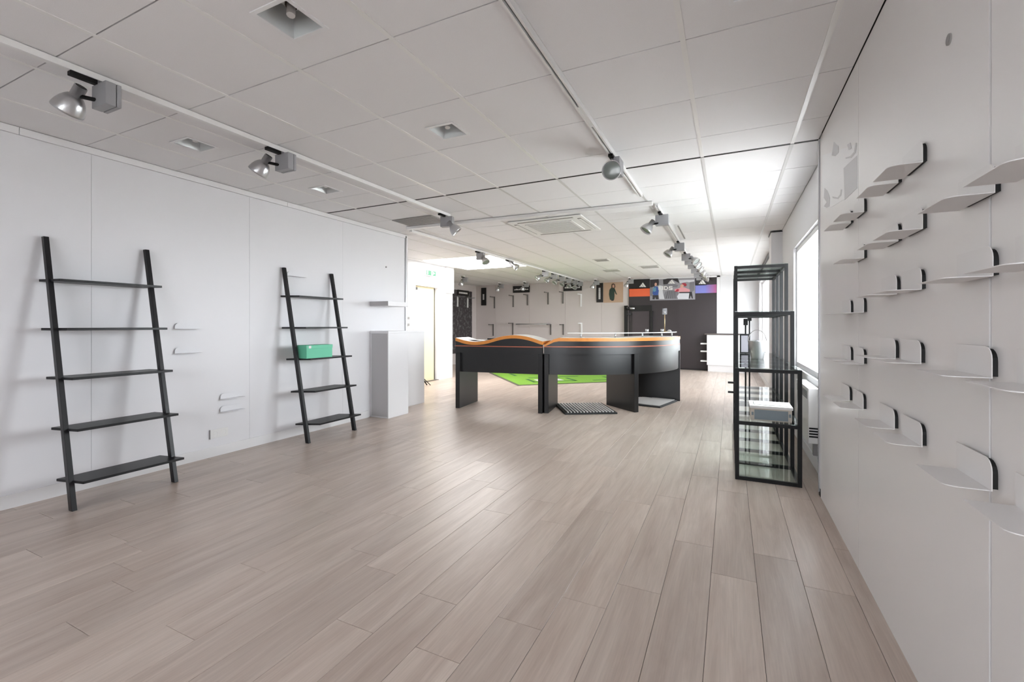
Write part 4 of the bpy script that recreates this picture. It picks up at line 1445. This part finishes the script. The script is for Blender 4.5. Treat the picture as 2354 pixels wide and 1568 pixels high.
# track spotlights
def spot(x, y_, label, aim, head_off, boxyaw=0.0, group='track spotlights', box_off=(.012, .088), scale=1.0):
    zt = CEIL - .037
    t = thing('track_spotlight', (x, y_, zt), label, 'spotlight', group)
    ca_, sa_ = math.cos(boxyaw), math.sin(boxyaw)
    bx_ = Vector((ca_, sa_, 0)); by_ = Vector((-sa_, ca_, 0))
    part('adapter', B(x - .017, x + .017, y_ - .055, y_ + .055, zt - .022, zt), 'black_metal', t, bevel=.003)
    bc = Vector((x + box_off[0], y_ + box_off[1], zt - .012 - .060))
    part('gear_box', MB().obox(bc - by_ * .006, bx_, by_, (0, 0, 1), .072, .023, .060), 'spot_grey', t, bevel=.003)
    part('cover', MB().obox(bc + by_ * .030, bx_, by_, (0, 0, 1), .072, .010, .060), 'spot_grey', t, bevel=.003)
    part('stem', MB().tube(bc + Vector((0, 0, .06)), (bc.x, bc.y, zt - .005), .012, 8), 'black_metal', t)
    hc = bc + Vector(head_off)
    a = Vector(aim).normalized()
    part('arm', MB().tube(bc + Vector((0, 0, -.02)) + (hc - bc) * .25, hc, .011, 8), 'black_metal', t)
    q = .84
    hd = part('head', MB().lathe(hc - a * .045, a, [(d * q, r * q) for d, r in ((-.012, 0), (-.012, .033), (.058, .033), (.059, .040), (.072, .052), (.095, .066), (.125, .077), (.155, .083), (.168, .084), (.168, .078), (.14, .072))], 24), 'silver', t)
    part('neck_cap', MB().tube(hc - a * .0565, hc - a * .050, .024, 14), 'black_metal', hd)
    part('lens', MB().lathe(hc - a * .045, a, [(.150 * q, .074 * q), (.154 * q, .045 * q), (.155 * q, 0)], 24), 'spot_glass', hd)
    return t


LAIM = (-.62, -.15, -.77)
HO = (-.115, -.055, -.015)
spot(-2.985, 1.13, 'silver track spotlight on left track, the nearest one', LAIM, (-.12, -.075, .0))
spot(-2.985, 2.20, 'silver track spotlight on left track, second from the camera', LAIM, (-.12, -.075, .0))
spot(-2.985, 4.33, 'silver track spotlight on left track, at its far end', (.55, .35, -.75), (.09, -.04, -.06), boxyaw=.25)
spot(-.803, 3.40, 'silver track spotlight on right track, facing the camera', (.02, -1, -.22), (-.005, -.10, -.06), boxyaw=1.57, box_off=(.03, .06))
spot(-.715, 5.33, 'silver track spotlight on right far track, nearest', (-.55, -.3, -.8), (-.12, -.06, -.05))
spot(-.715, 7.30, 'silver track spotlight on right far track, second', (-.55, -.3, -.8), (-.12, -.06, -.05))
for i, yy in enumerate((8.45, 9.05, 9.75, 10.6, 11.5, 12.3)):
    spot(-.715, yy, 'silver track spotlight on right far track, %s of the distant cluster' % ords[i], (.6, -.35 + .1 * i, -.65 + .12 * i), (.12, -.05, -.04))
spot(-3.935, 6.78, 'silver track spotlight under the luminous panel, nearer one', (.5, -.2, -.8), (.10, -.05, -.05))
spot(-3.935, 7.93, 'silver track spotlight under the luminous panel, further one', (.7, .1, -.6), (.10, -.02, -.02))
for i, yy in enumerate((9.85, 10.45, 11.0, 11.55, 12.1, 12.6)):
    spot(-3.935, yy, 'silver track spotlight on far left track, %s of the distant cluster' % ords[i], (-.6 + .1 * i, -.5, -.62), (-.12, -.06, -.05))
for (x, y_, lb) in ((-6.33, 10.15, 'small ceiling spotlight near the dark speckled poster'), (-6.36, 12.3, 'small ceiling spotlight in the far left corner'), (-5.52, 12.3, 'small ceiling spotlight in front of the left wide sign'), (-3.42, 12.5, 'small ceiling spotlight in front of the tan child poster'), (-2.47, 12.5, 'small ceiling spotlight in front of the orange banner')):
    t = spot(x, y_, lb, (-.35, .3, -.85), (-.09, -.03, -.05), group='ceiling spotlights at the far wall')
    part('ceiling_plate', B(x - .03, x + .03, y_ - .06, y_ + .06, CEIL - .037, CEIL - .004), 'white_plastic', t)
